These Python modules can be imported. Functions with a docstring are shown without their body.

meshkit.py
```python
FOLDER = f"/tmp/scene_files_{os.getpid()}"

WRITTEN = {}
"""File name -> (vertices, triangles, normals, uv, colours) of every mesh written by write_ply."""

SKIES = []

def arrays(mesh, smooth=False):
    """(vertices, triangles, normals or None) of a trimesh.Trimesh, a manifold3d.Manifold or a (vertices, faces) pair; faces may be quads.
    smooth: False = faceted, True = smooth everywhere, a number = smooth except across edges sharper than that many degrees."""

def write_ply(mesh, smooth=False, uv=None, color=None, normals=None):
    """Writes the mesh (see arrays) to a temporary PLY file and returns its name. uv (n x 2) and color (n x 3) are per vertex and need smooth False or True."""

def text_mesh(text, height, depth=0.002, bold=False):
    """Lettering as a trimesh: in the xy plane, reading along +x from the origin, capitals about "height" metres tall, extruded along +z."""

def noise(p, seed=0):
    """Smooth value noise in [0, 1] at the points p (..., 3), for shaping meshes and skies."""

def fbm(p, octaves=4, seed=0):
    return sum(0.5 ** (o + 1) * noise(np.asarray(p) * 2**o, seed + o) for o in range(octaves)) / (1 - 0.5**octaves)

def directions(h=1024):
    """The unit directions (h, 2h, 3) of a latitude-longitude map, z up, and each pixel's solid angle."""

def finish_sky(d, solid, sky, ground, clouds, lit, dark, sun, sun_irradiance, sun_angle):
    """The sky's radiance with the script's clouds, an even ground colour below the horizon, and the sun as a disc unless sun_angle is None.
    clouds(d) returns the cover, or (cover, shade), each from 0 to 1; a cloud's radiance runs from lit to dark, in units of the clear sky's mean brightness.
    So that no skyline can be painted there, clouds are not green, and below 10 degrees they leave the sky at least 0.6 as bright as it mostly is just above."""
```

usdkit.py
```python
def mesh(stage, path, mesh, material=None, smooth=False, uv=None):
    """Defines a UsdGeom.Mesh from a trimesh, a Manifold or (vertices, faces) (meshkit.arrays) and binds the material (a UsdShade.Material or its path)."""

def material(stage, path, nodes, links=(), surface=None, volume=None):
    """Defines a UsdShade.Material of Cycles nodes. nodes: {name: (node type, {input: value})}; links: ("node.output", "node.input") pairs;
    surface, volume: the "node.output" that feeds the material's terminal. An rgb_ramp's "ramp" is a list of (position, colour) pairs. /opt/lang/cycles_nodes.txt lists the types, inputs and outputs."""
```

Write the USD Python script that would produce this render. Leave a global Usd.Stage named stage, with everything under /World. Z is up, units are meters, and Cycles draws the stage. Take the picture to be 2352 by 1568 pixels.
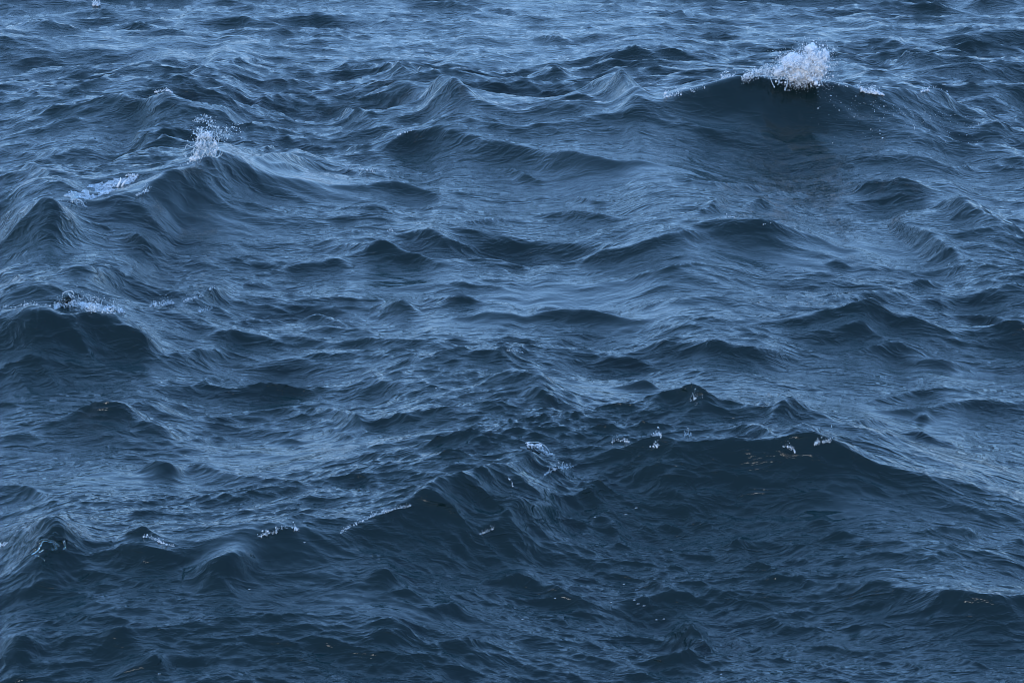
import math, random
import numpy as np
import trimesh
import usdkit, meshkit
from scipy.ndimage import map_coordinates, spline_filter
from scipy.ndimage import gaussian_filter1d
from scipy.interpolate import PchipInterpolator
from scipy.spatial import cKDTree
from pxr import Usd, UsdGeom, UsdLux, UsdShade, Sdf, Gf, Vt

stage = Usd.Stage.CreateInMemory()
UsdGeom.SetStageUpAxis(stage, UsdGeom.Tokens.z)
UsdGeom.SetStageMetersPerUnit(stage, 1.0)
world = UsdGeom.Xform.Define(stage, '/World')
stage.SetDefaultPrim(world.GetPrim())
UsdGeom.Scope.Define(stage, '/World/Looks')

# ------------------------------------------------------------------ camera
CAM = np.array([0.0, 0.0, 6.0])
HFOV = math.radians(17.5)
PITCH = math.radians(12.0)                      # downward tilt of the optical axis
EXPOSURE = 1.18
cam = UsdGeom.Camera.Define(stage, '/World/camera')
cam.AddTranslateOp().Set(Gf.Vec3d(*CAM))
cam.AddRotateXOp().Set(90 - math.degrees(PITCH))
cam.CreateHorizontalApertureAttr(36.0)
cam.CreateVerticalApertureAttr(36.0 * 682 / 1024)
cam.CreateFocalLengthAttr(18.0 / math.tan(HFOV / 2))
cam.CreateClippingRangeAttr(Gf.Vec2f(0.1, 20000))
cam.CreateExposureAttr(EXPOSURE)

# ------------------------------------------------------------------ sky and sun (overcast, soft)
SUN_AZ = math.radians(205)                      # clockwise from +y
SUN_EL = math.radians(8)
to_sun = np.array([math.sin(SUN_AZ) * math.cos(SUN_EL), math.cos(SUN_AZ) * math.cos(SUN_EL), math.sin(SUN_EL)])
VEIL = (1.14, 2.26, 4.50)                        # an even blue-grey layer of cloud
sky_mat = usdkit.material(stage, '/World/Looks/sky', {
    'sky': ('sky_texture', {'sky_type': 'single_scattering', 'sun_disc': False, 'sun_elevation': SUN_EL, 'sun_rotation': SUN_AZ,
                            'altitude': 0.0, 'air_density': 1.0, 'aerosol_density': 0.3, 'ozone_density': 3.0}),
    'tc': ('texture_coordinate', {}),
    'cloud': ('noise_texture', {'scale': 2.5, 'detail': 4.0, 'roughness': 0.55}),
    'cover': ('map_range', {'from_min': 0.3, 'from_max': 0.7, 'to_min': 0.68, 'to_max': 0.90, 'clamp': True}),
    'veil': ('mix_color', {'blend_type': 'mix', 'b': VEIL, 'use_clamp': False}),
    'bg': ('background_shader', {'strength': 0.15}),
}, [('tc.generated', 'cloud.vector'), ('cloud.fac', 'cover.value'), ('cover.result', 'veil.fac'), ('sky.color', 'veil.a'), ('veil.result', 'bg.color')], surface='bg.background')
dome = UsdLux.DomeLight.Define(stage, '/World/sky')
dome.CreateIntensityAttr(1.0)
UsdShade.MaterialBindingAPI.Apply(dome.GetPrim()).Bind(sky_mat)
dome.GetPrim().SetCustomDataByKey('kind', 'structure')
sun = UsdLux.DistantLight.Define(stage, '/World/sun')
sun.CreateIntensityAttr(0.16)
sun.CreateAngleAttr(12.0)
sun.CreateNormalizeAttr(True)
sun.CreateColorAttr(Gf.Vec3f(1.0, 0.995, 0.985))
sun.AddRotateXYZOp().Set(Gf.Vec3f(90 - math.degrees(SUN_EL), 0, -math.degrees(SUN_AZ) + 180))
# check: local -z rotated must equal -to_sun
m = np.array(UsdGeom.Xformable(sun).GetLocalTransformation())
assert np.allclose(-m[2, :3], -to_sun, atol=1e-3), (m[2, :3], to_sun)

# ------------------------------------------------------------------ geometry of the view (only used to take measurements from the photograph)
UW, UH = 2352.0, 1568.0
TX = math.tan(HFOV / 2)
RIGHT = np.array([1.0, 0, 0]); FWD = np.array([0, math.cos(PITCH), -math.sin(PITCH)]); UP = np.array([0, math.sin(PITCH), math.cos(PITCH)])


def ray(u, v):
    d = FWD + RIGHT * (u / UW * 2 - 1) * TX - UP * ((v - UH / 2) / (UW / 2)) * TX
    return d / np.linalg.norm(d)


def on_plane(u, v, z=0.0):
    d = ray(u, v)
    return CAM + d * ((z - CAM[2]) / d[2])


def px_size(p):
    """metres per photo unit at the point p"""
    return float(np.dot(np.asarray(p) - CAM, FWD)) * 2 * TX / UW


# ------------------------------------------------------------------ wave spectrum patches
class Patch:
    """A tile of wind waves from a directional spectrum: height and the horizontal pull that sharpens crests."""

    def __init__(self, L, N, lam_lo, lam_hi, p, spread, wind, slope, chop, seed, turn=0.0):
        rng = np.random.default_rng(seed)
        self.L, self.N, self.turn = L, N, turn
        k1 = np.fft.fftfreq(N, d=L / N) * 2 * np.pi
        kx, ky = np.meshgrid(k1, k1)                    # [iy, ix]
        k = np.hypot(kx, ky); k[0, 0] = 1
        klo, khi = 2 * np.pi / lam_hi, 2 * np.pi / lam_lo
        amp = k ** (-p) * np.exp(-(klo / k) ** 4) * np.exp(-(k / khi) ** 4)
        th = np.arctan2(ky, kx) - wind
        amp *= np.abs(np.cos(th)) ** spread + 0.06
        amp[0, 0] = 0
        h = amp * (rng.normal(size=(N, N)) + 1j * rng.normal(size=(N, N)))
        f = lambda s: np.fft.ifft2(s).real
        sx, sy = f(1j * kx * h), f(1j * ky * h)
        s = slope / math.sqrt((sx ** 2 + sy ** 2).mean())
        self.fields = [spline_filter((f(q) * s).astype(np.float32), order=3, mode='grid-wrap') for q in (h, -1j * kx / k * h * chop * -1, -1j * ky / k * h * chop * -1)]

    def at(self, x, y, which=(0, 1, 2)):
        c, s = math.cos(self.turn), math.sin(self.turn)
        xr, yr = c * x + s * y, -s * x + c * y
        co = np.stack([yr, xr]) / self.L * self.N
        out = [map_coordinates(self.fields[i], co, order=3, mode='grid-wrap', prefilter=False) for i in which]
        if len(which) == 3:
            dx, dy = out[1], out[2]
            out[1], out[2] = c * dx - s * dy, s * dx + c * dy
        return out


WIND = math.radians(-96)
swell = Patch(61.0, 512, 1.6, 9.0, 3.0, 2.0, WIND, 0.16, 0.9, 11)
chop1 = Patch(23.0, 1024, 0.34, 2.2, 2.3, 2.6, WIND, 0.19, 0.9, 12, 0.05)
chop2 = Patch(9.7, 1024, 0.09, 0.60, 1.9, 1.9, WIND, 0.22, 0.9, 13, -0.11)
chop3 = Patch(5.3, 1024, 0.026, 0.14, 1.8, 1.4, WIND, 0.18, 0.6, 14, 0.16)

# ------------------------------------------------------------------ the crests of the photograph
# per tile (column, row) of a 3 x 3 split: lines of (x, y, height of the visible face)
CRESTS = {
(0, 0): [
 [(120,770,20),(250,725,30),(300,735,40),(450,725,50),(600,725,60),(750,700,90),(860,672,120),(1000,668,150),(1075,635,180),(1140,615,190),(1180,630,190),(1250,660,170),(1350,700,130),(1450,720,110),(1600,745,60),(1700,780,20)],
 [(1700,780,20),(1850,680,50),(2050,665,70),(2150,690,60),(2300,735,20)],
 [(50,575,20),(180,560,40),(300,590,15)], [(150,690,10),(230,665,35),(330,700,10)],
 [(270,475,20),(370,462,70),(500,490,60),(620,530,15)], [(600,560,10),(760,545,35),(850,560,10)],
 [(0,150,40),(130,150,60),(250,145,90),(420,180,80),(560,215,20)], [(700,150,20),(900,135,50),(1000,140,50),(1150,165,50),(1250,205,15)],
 [(1350,165,20),(1440,155,40),(1560,190,10)], [(600,50,20),(650,30,50),(720,40,45),(800,65,10)],
 [(1250,90,20),(1450,60,30),(1700,30,40),(1900,70,30),(2000,100,10)], [(1600,220,15),(1750,205,30),(1900,225,10)],
 [(2080,225,15),(2250,222,25),(2351,235,20)], [(1450,440,15),(1700,410,30),(1900,420,12)],
 [(900,915,15),(970,905,40),(1100,935,40),(1160,965,10)],
 [(0,975,20),(150,985,25),(300,1000,30),(400,975,50),(460,968,60),(560,975,50),(700,1020,10)],
 [(450,1360,110),(600,1395,130),(760,1360,180),(940,1290,230),(1040,1270,250),(1150,1200,260),(1270,1150,290),(1340,1105,310),(1420,1075,330),(1480,1085,300),(1530,1110,260),(1600,1140,200),(1700,1170,150),(1800,1210,110),(1950,1240,80),(2100,1240,50),(2300,1270,15)],
 [(0,1440,150),(100,1390,220),(220,1360,310),(340,1360,350),(400,1400,300),(470,1480,200),(560,1550,90)],
 [(0,1215,20),(150,1215,30),(280,1225,40),(400,1265,10)], [(1650,1030,10),(1800,1020,25),(1900,990,30),(1925,1002,8)],
 [(1550,1100,30),(1720,1110,60),(1900,1060,70),(2050,1040,100),(2150,1065,90),(2300,1140,20)],
 [(1840,1140,10),(1960,1130,35),(2100,1180,10)]],
(1, 0): [
 [(0,430,40),(150,440,60),(250,435,40),(400,455,60),(560,480,50),(700,520,10)], [(260,160,12),(330,145,25),(420,165,10)],
 [(420,65,15),(460,55,25),(600,25,50),(750,15,70),(900,45,50),(1000,75,10)], [(1050,60,15),(1200,65,30),(1350,105,20),(1400,125,8)],
 [(1650,190,20),(1690,175,45),(1740,205,10)], [(1350,260,20),(1450,240,60),(1550,255,50),(1650,300,10)],
 [(1800,45,20),(1990,30,40),(2150,60,40),(2351,60,40)], [(2080,165,12),(2200,145,30),(2225,165,8)], [(980,490,15),(1100,460,40),(1180,470,10)],
 [(1060,545,20),(1170,520,40),(1280,505,60),(1390,435,110),(1440,425,130),(1500,470,110),(1580,520,60),(1680,545,10)],
 [(1560,400,15),(1605,365,45),(1640,400,15)],
 [(1640,610,30),(1750,580,60),(1850,535,100),(1930,530,130),(1980,570,120),(2050,640,80),(2170,700,15)],
 [(1700,390,15),(1900,385,25),(2000,375,30),(2180,400,10)], [(2250,375,25),(2351,365,40)],
 [(130,640,30),(250,615,60),(400,595,90),(550,600,120),(660,575,200),(740,580,220),(850,620,200),(950,690,160),(1100,760,90),(1250,830,15)],
 [(170,1000,15),(300,965,40),(400,935,80),(500,895,120),(620,878,150),(740,890,140),(850,905,130),(1000,920,130),(1100,950,130),(1180,970,120),(1250,995,110),(1400,1000,130),(1520,998,150),(1590,985,200),(1680,1030,180),(1800,1065,120),(1950,1080,70),(2100,1110,40),(2300,1140,15)],
 [(-60,790,30),(0,765,60),(30,745,80),(100,790,60),(220,840,50),(320,890,10)], [(10,1020,20),(60,1000,45),(150,1005,40),(190,1020,10)],
 [(0,1140,15),(100,1150,35),(250,1170,40),(330,1170,10)], [(430,1160,10),(480,1155,25),(600,1195,10)],
 [(0,1265,40),(150,1265,60),(300,1245,80),(380,1240,90),(450,1260,90),(600,1310,60),(700,1350,30),(780,1370,10)],
 [(1080,1130,15),(1160,1130,30),(1250,1170,60),(1300,1200,60),(1400,1250,15)], [(1560,1380,12),(1630,1362,40),(1720,1385,40),(1850,1410,10)],
 [(540,1430,15),(700,1415,35),(900,1430,12)], [(0,1420,30),(150,1430,50),(300,1460,40),(400,1460,10)],
 [(1350,1500,15),(1500,1470,40),(1650,1455,60),(1800,1465,50),(1950,1490,10)], [(850,1540,12),(1000,1520,30),(1150,1530,12)],
 [(330,690,10),(420,660,25),(520,690,8)]],
(2, 0): [
 [(-850,905,15),(-750,860,30),(-630,825,50),(-500,810,90),(-350,760,120),(-200,715,150),(-100,670,180),(0,640,220),(150,620,260),(300,560,330),(420,545,360),(520,530,380),(640,540,400),(760,570,400),(880,580,400),(1000,575,380),(1080,595,360),(1200,620,330),(1280,650,300),(1400,655,280),(1550,640,250),(1700,635,220),(1800,650,150),(1880,655,60)],
 [(1880,655,30),(2000,620,70),(2080,590,120),(2200,575,140),(2351,560,150),(2500,560,150)],
 [(1250,425,15),(1400,410,40),(1490,398,60),(1560,415,50),(1750,430,10)], [(780,315,10),(880,305,30),(1050,320,20),(1200,320,8)],
 [(-80,90,20),(0,75,50),(70,50,50),(120,65,40),(200,90,10)], [(400,35,12),(520,25,22),(650,25,10)], [(0,170,20),(200,155,30),(330,185,10)],
 [(1880,225,12),(1990,210,35),(2110,215,10)], [(200,350,12),(400,335,25),(600,350,10)], [(1030,355,10),(1100,350,22),(1200,375,8)],
 [(730,130,10),(900,125,18),(1070,120,8)], [(1800,320,15),(1900,310,28),(2050,340,10)], [(1320,10,20),(1500,0,40),(1700,10,40),(1900,50,10)],
 [(1560,165,10),(1700,150,25),(1850,180,10)], [(100,260,10),(260,245,25),(400,270,10)], [(1350,215,10),(1450,200,22),(1560,225,8)],
 [(480,1350,10),(600,1320,40),(750,1300,50),(860,1310,10)],
 [(1040,1310,20),(1180,1270,60),(1310,1235,120),(1400,1255,110),(1500,1230,120),(1600,1245,110),(1700,1295,50),(1760,1310,10)],
 [(1700,1380,30),(1800,1410,60),(1950,1400,110),(2050,1440,130),(2200,1530,110),(2351,1600,60)],
 [(1800,1160,15),(1950,1140,30),(2150,1130,40),(2351,1160,40)], [(0,1210,30),(100,1240,60),(300,1250,60),(500,1270,50),(650,1300,10)],
 [(60,1560,30),(200,1530,90),(320,1500,170),(450,1515,200),(600,1530,210),(680,1535,190),(760,1575,110),(850,1587,60),(920,1617,60),(1000,1667,60),(1150,1717,40),(1350,1777,10)],
 [(-900,1810,20),(-570,1757,50),(-400,1720,60),(-150,1645,90),(0,1600,90),(100,1560,50)],
 [(0,1470,15),(150,1430,50),(260,1375,60),(320,1380,15)], [(400,1420,15),(530,1375,50),(600,1420,15)],
 [(1480,1520,50),(1650,1587,120),(1800,1690,120),(2000,1787,90),(2200,1837,20)]],
(0, 1): [
 [(860,30,20),(960,75,110),(1050,130,70),(1150,190,50),(1290,215,10)], [(420,320,30),(500,280,100),(575,262,120),(640,290,100),(720,340,60),(800,370,15)],
 [(0,345,20),(100,370,30),(250,400,10)],
 [(-100,590,280),(0,572,300),(100,555,320),(210,528,350),(330,560,300),(430,630,200),(520,720,120),(640,830,30)],
 [(330,575,60),(520,600,130),(700,610,150),(780,620,190),(880,650,150),(1000,680,50)],
 [(760,760,40),(860,700,120),(1000,760,120),(1100,830,15)], [(1250,540,20),(1350,500,40),(1420,450,60),(1465,410,85),(1500,440,60),(1560,480,10)],
 [(1690,365,20),(1740,345,40),(1790,355,30),(1830,385,8)], [(1600,330,10),(1750,290,25),(1900,265,40),(2100,235,60),(2180,215,70),(2351,210,60)],
 [(1930,500,10),(2000,470,30),(2100,490,10)], [(1580,660,20),(1700,635,50),(1850,630,60),(2000,665,15)],
 [(1350,760,20),(1530,725,80),(1650,745,80),(1800,770,80),(2000,840,15)], [(1200,900,40),(1300,850,70),(1400,820,90),(1480,830,80),(1560,880,15)],
 [(2000,630,20),(2200,595,80),(2351,640,50)], [(1950,790,20),(2100,780,60),(2300,810,20)], [(1400,1020,15),(1480,985,40),(1560,1010,10)],
 [(1250,1120,12),(1450,1090,35),(1540,1110,10)], [(150,800,15),(330,930,35),(420,1040,10)], [(450,640,25),(560,760,45),(700,900,35),(900,960,10)],
 [(0,830,15),(120,930,35),(230,1050,10)], [(60,1000,10),(160,1080,25),(300,1130,8)],
 [(120,1400,20),(300,1385,50),(600,1270,130),(760,1235,170),(860,1245,170),(930,1280,130),(1000,1340,50)],
 [(860,1210,15),(1000,1165,60),(1070,1152,80),(1150,1180,70),(1300,1260,10)], [(950,1380,50),(1000,1350,100),(1150,1390,90),(1280,1420,15)],
 [(1680,1150,15),(1900,1130,50),(2030,1160,12)], [(1900,1250,20),(2050,1205,60),(2200,1210,60),(2351,1240,60)],
 [(1290,1450,15),(1390,1415,50),(1480,1430,15)], [(1800,1470,15),(1950,1440,50),(2100,1480,15)], [(0,1230,10),(60,1215,40),(150,1240,10)]],
(1, 1): [
 [(-60,100,30),(100,100,90),(170,95,120),(240,88,150),(300,90,150),(340,110,120),(420,170,90),(520,200,60),(700,270,40),(800,290,10)],
 [(400,50,30),(500,25,70),(600,5,120),(680,30,110),(760,70,80),(870,105,50),(1020,115,12)], [(-40,60,20),(60,30,40),(150,17,35),(200,25,10)], [(280,30,12),(330,16,35),(370,40,15)],
 [(1000,310,12),(1080,295,40),(1150,325,10)], [(1600,440,8),(1700,425,18),(1800,420,8)], [(2000,340,12),(2200,310,40),(2351,280,40),(2500,265,10)],
 [(740,380,12),(780,365,40),(900,400,10)], [(220,560,30),(300,520,90),(360,490,120),(430,530,100),(510,600,15)], [(500,490,10),(580,485,40),(720,520,60),(850,510,50),(1000,560,10)],
 [(820,625,15),(950,605,50),(1080,590,80),(1200,600,80),(1350,610,70),(1480,595,80),(1660,555,110),(1750,580,120),(1870,610,90),(2000,625,60),(2150,675,10)],
 [(1100,740,15),(1270,705,60),(1400,745,50),(1560,745,40),(1620,760,10)], [(0,820,20),(150,780,50),(350,775,60),(500,800,40),(720,780,15)],
 [(620,920,12),(760,870,50),(900,860,15)], [(590,1010,12),(720,985,40),(850,970,60),(920,985,15)],
 [(60,1100,20),(250,1060,50),(350,1030,80),(460,1010,110),(560,1040,110),(680,1075,80),(800,1085,70),(950,1050,90),(1100,1000,150),(1210,950,200),(1275,925,240),(1330,940,230),(1390,1000,190),(1480,1070,150),(1580,1140,90),(1660,1190,15)],
 [(1020,920,15),(1080,880,50),(1150,840,70),(1200,845,50),(1260,870,12)], [(1030,830,12),(1070,790,35),(1120,830,10)], [(1250,1150,20),(1330,1115,60),(1430,1140,70),(1500,1200,15)],
 [(1750,950,15),(1900,910,50),(2050,905,60),(2150,945,12)], [(1520,900,8),(1700,885,20),(1900,855,8)], [(1850,1080,12),(2000,1060,50),(2080,1035,80),(2180,1110,10)],
 [(1280,1300,10),(1450,1285,40),(1700,1310,12)], [(380,1330,10),(480,1312,35),(540,1330,10)], [(0,1250,60),(80,1290,80),(200,1380,60),(300,1390,10)],
 [(1250,1410,12),(1400,1385,40),(1480,1400,40),(1600,1430,10)], [(-100,1390,15),(60,1410,40),(180,1430,10)],
 [(1450,1560,60),(1600,1520,120),(1700,1505,150),(1760,1530,180),(1840,1480,200),(1900,1460,220),(2000,1470,230),(2100,1450,250),(2180,1420,270),(2250,1435,270),(2351,1470,270),(2471,1490,260),(2551,1470,270),(2651,1500,260),(2781,1530,240),(2911,1530,240),(3001,1510,240),(3151,1490,250),(3301,1470,260),(3351,1500,250),(3381,1530,240),(3460,1570,225),(3530,1605,200),(3600,1665,180),(3700,1725,150),(3850,1757,120),(4000,1777,100),(4150,1807,70),(4350,1857,15)],
 [(2100,1350,15),(2250,1250,50),(2351,1220,80),(2431,1180,130),(2481,1190,130),(2551,1240,90),(2651,1285,15)]],
(2, 1): [
 [(990,250,15),(1060,230,60),(1150,290,10)], [(600,320,12),(720,300,40),(900,340,12)], [(1480,400,30),(1600,375,70),(1660,365,80),(1740,390,60),(1850,430,10)],
 [(2150,370,15),(2250,345,50),(2351,345,60),(2450,350,20)], [(1000,490,12),(1080,465,30),(1170,455,35),(1300,465,12)], [(300,420,12),(500,415,25),(650,410,40),(800,440,10)],
 [(1650,520,12),(1700,490,50),(1800,500,50),(1880,530,10)],
 [(400,670,15),(600,645,40),(750,625,80),(880,608,120),(1000,605,140),(1100,590,170),(1200,540,200),(1290,490,240),(1330,520,220),(1380,580,170),(1470,640,120),(1600,690,80),(1750,760,50),(1850,800,10)],
 [(-250,880,20),(-100,800,60),(0,790,80),(100,770,120),(210,730,150),(300,770,150),(400,780,150),(550,800,140),(680,850,30)],
 [(330,715,12),(400,690,45),(480,720,12)], [(750,760,20),(900,720,60),(1050,690,90),(1200,660,130),(1280,690,110),(1380,730,60),(1450,745,10)],
 [(1080,860,20),(1250,800,80),(1450,760,130),(1600,790,110),(1750,830,15)], [(1530,900,15),(1700,870,70),(1850,880,80),(1960,920,15)],
 [(1850,600,10),(2000,580,40),(2200,600,40),(2351,640,30)], [(2130,780,12),(2280,735,70),(2351,750,60),(2450,770,20)],
 [(1100,1190,12),(1350,1150,40),(1560,1125,50),(1700,1120,50),(1780,1105,40),(1800,1125,8)], [(350,1260,12),(500,1220,40),(650,1185,60),(780,1200,40),(870,1220,10)],
 [(1350,1230,15),(1500,1200,60),(1570,1175,90),(1640,1190,90),(1690,1190,60),(1850,1165,60),(2000,1160,60),(2150,1190,50),(2351,1220,25)], [(1600,1270,15),(1660,1220,80),(1710,1265,15)],
 [(560,1350,15),(640,1300,60),(735,1240,90),(780,1280,60),(830,1330,10)], [(1080,1310,12),(1250,1280,40),(1400,1300,15)], [(1580,1360,12),(1650,1325,60),(1750,1370,50),(1900,1400,10)],
 [(260,1410,15),(450,1385,50),(600,1440,60),(650,1490,10)], [(700,1460,12),(850,1400,40),(1000,1410,50),(1150,1460,12)], [(2050,1540,12),(2200,1520,30),(2351,1530,15)],
 [(1350,1010,10),(1500,1020,22),(1700,1060,8)]],
(0, 2): [
 [(-80,640,120),(0,620,160),(120,590,220),(230,560,260),(290,518,330),(380,520,350),(440,540,320),(470,590,260),(540,620,160),(620,650,60)],
 [(740,730,30),(850,690,90),(940,675,120),(1080,680,120),(1200,690,90),(1330,720,20)], [(850,610,15),(920,570,40),(990,545,50),(1060,570,40),(1150,610,30),(1250,640,8)],
 [(1380,780,60),(1480,720,150),(1580,670,200),(1650,655,200),(1720,680,140),(1800,720,20)],
 [(1400,640,15),(1500,620,40),(1620,590,70),(1750,575,90),(1850,530,130),(1950,500,150),(2050,520,160),(2100,545,150),(2250,530,170),(2351,510,190),(2451,490,190),(2601,430,190),(2771,370,180),(2911,300,210),(2971,260,240),(3051,180,290),(3201,120,350),(3301,130,350),(3401,125,310),(3471,150,240),(3541,190,90)],
 [(980,100,30),(1120,35,120),(1190,70,110),(1300,120,20)], [(1290,70,20),(1420,80,100),(1600,110,90),(1800,140,60),(2050,150,15)],
 [(850,440,12),(1000,410,40),(1200,400,15)], [(0,280,30),(100,270,40),(250,260,60),(450,310,20)], [(1700,400,8),(1850,390,18),(2100,310,8)],
 [(250,950,30),(420,910,60),(470,905,15)], [(100,1180,12),(210,1150,40),(330,1200,15)], [(-60,1290,60),(100,1275,170),(200,1300,130),(260,1350,20)],
 [(680,1310,15),(800,1260,80),(880,1240,60),(960,1270,10)], [(1080,1385,12),(1200,1370,70),(1300,1410,60),(1360,1440,12)], [(700,1480,20),(850,1430,100),(1040,1395,140),(1130,1440,20)],
 [(180,1480,12),(380,1430,40),(560,1420,15)], [(0,1560,20),(150,1530,40),(350,1540,30),(600,1510,15)], [(1680,1290,12),(1800,1290,40),(2000,1310,50),(2150,1340,10)],
 [(1750,1490,12),(1900,1500,30),(2050,1540,10)], [(600,1000,15),(760,960,40),(900,930,15)], [(950,890,12),(1080,880,40),(1200,920,12)], [(600,860,12),(700,850,50),(850,880,12)],
 [(1200,1060,12),(1330,1020,35),(1450,1050,10)], [(1700,980,12),(1850,960,40),(2000,1000,12)]],
(1, 2): [
 [(720,125,15),(930,100,40),(1050,45,60),(1200,-5,80),(1350,-20,90),(1500,-10,40)], [(1330,160,20),(1420,110,60),(1500,90,70),(1580,100,30)],
 [(380,590,20),(600,610,60),(800,580,80),(940,540,80),(1080,470,110),(1150,380,190),(1210,310,260),(1290,335,250),(1370,300,220),(1430,330,120),(1500,380,20)],
 [(560,310,30),(620,290,80),(700,340,80),(800,420,50),(900,500,10)], [(1450,290,20),(1600,300,60),(1780,230,80),(1820,300,15)], [(2050,110,50),(2200,130,100),(2351,150,90),(2480,180,20)],
 [(1750,420,40),(1900,500,80),(1970,580,60),(2050,630,10)], [(1650,540,15),(1760,500,70),(1850,560,15)], [(2130,330,20),(2300,280,100),(2351,278,130),(2501,280,130),(2651,290,40)],
 [(200,820,30),(350,760,120),(400,790,90),(480,830,20)], [(1050,850,20),(1180,770,90),(1260,740,110),(1330,790,80),(1430,850,10)],
 [(1150,860,20),(1350,855,50),(1480,860,90),(1560,890,120),(1650,950,120),(1750,985,110),(1900,990,100),(2050,975,70),(2180,940,15)],
 [(2050,900,30),(2120,860,70),(2170,870,80),(2210,890,100),(2280,930,80),(2351,960,30)], [(2240,820,15),(2310,770,60),(2380,810,15)], [(590,1050,12),(720,1030,60),(830,1020,50),(900,1070,10)],
 [(780,1190,15),(950,1180,40),(1080,1195,50),(1150,1220,10)], [(140,1290,20),(300,1220,110),(400,1215,100),(550,1270,15)], [(700,1320,15),(900,1290,60),(1050,1290,15)],
 [(1370,1070,12),(1500,1050,40),(1600,1070,10)], [(1820,1500,15),(1950,1460,70),(2080,1490,60),(2250,1520,20)], [(2050,1420,30),(2200,1390,80),(2351,1350,120),(2420,1340,60)],
 [(380,940,15),(480,930,40),(560,960,10)], [(0,1040,15),(60,1020,50),(130,1050,15)], [(860,900,12),(950,880,40),(1020,910,10)]],
(2, 2): [
 [(-140,1200,40),(-40,1120,130),(0,1090,190),(60,1070,230),(105,1140,170),(170,1230,50)], [(60,1260,30),(140,1250,80),(200,1330,60),(260,1420,20)],
 [(280,640,20),(340,590,80),(395,545,110),(440,580,90),(480,620,12)], [(60,480,15),(200,460,60),(350,450,12)], [(820,460,15),(900,425,60),(960,430,60),(1000,460,10)],
 [(900,560,15),(980,520,50),(1060,490,60),(1150,530,40),(1250,560,10)], [(1050,600,12),(1180,575,40),(1350,600,30),(1500,620,10)],
 [(1500,520,12),(1600,520,50),(1740,485,80),(1850,480,80),(1950,490,80),(2050,540,12)], [(2150,620,12),(2280,580,60),(2351,580,60)], [(1500,690,12),(1700,690,40),(1850,640,12)],
 [(400,780,15),(520,750,70),(600,780,70),(750,820,60),(900,845,50),(1100,850,50),(1200,840,15)],
 [(1050,900,20),(1180,870,60),(1280,830,100),(1380,810,150),(1450,840,150),(1550,865,150),(1650,880,170),(1720,880,230),(1850,885,270),(2000,900,290),(2150,910,300),(2351,920,300),(2500,930,250)],
 [(300,1150,30),(450,1230,70),(600,1300,70),(700,1370,15)], [(850,1460,15),(1000,1480,50),(1150,1530,15)], [(850,1290,12),(1000,1275,50),(1150,1300,40),(1250,1350,10)],
 [(1500,1400,20),(1600,1450,50),(1700,1530,15)], [(1850,1360,20),(2000,1420,60),(2100,1500,15)], [(300,1150,12),(350,1140,40),(420,1180,12)], [(560,1080,12),(680,1120,50),(800,1180,12)],
 [(1300,1420,12),(1400,1400,35),(1500,1440,10)], [(450,1000,10),(560,1010,30),(680,1060,10)], [(1650,1290,10),(1800,1290,30),(1950,1320,10)]],
}


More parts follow.
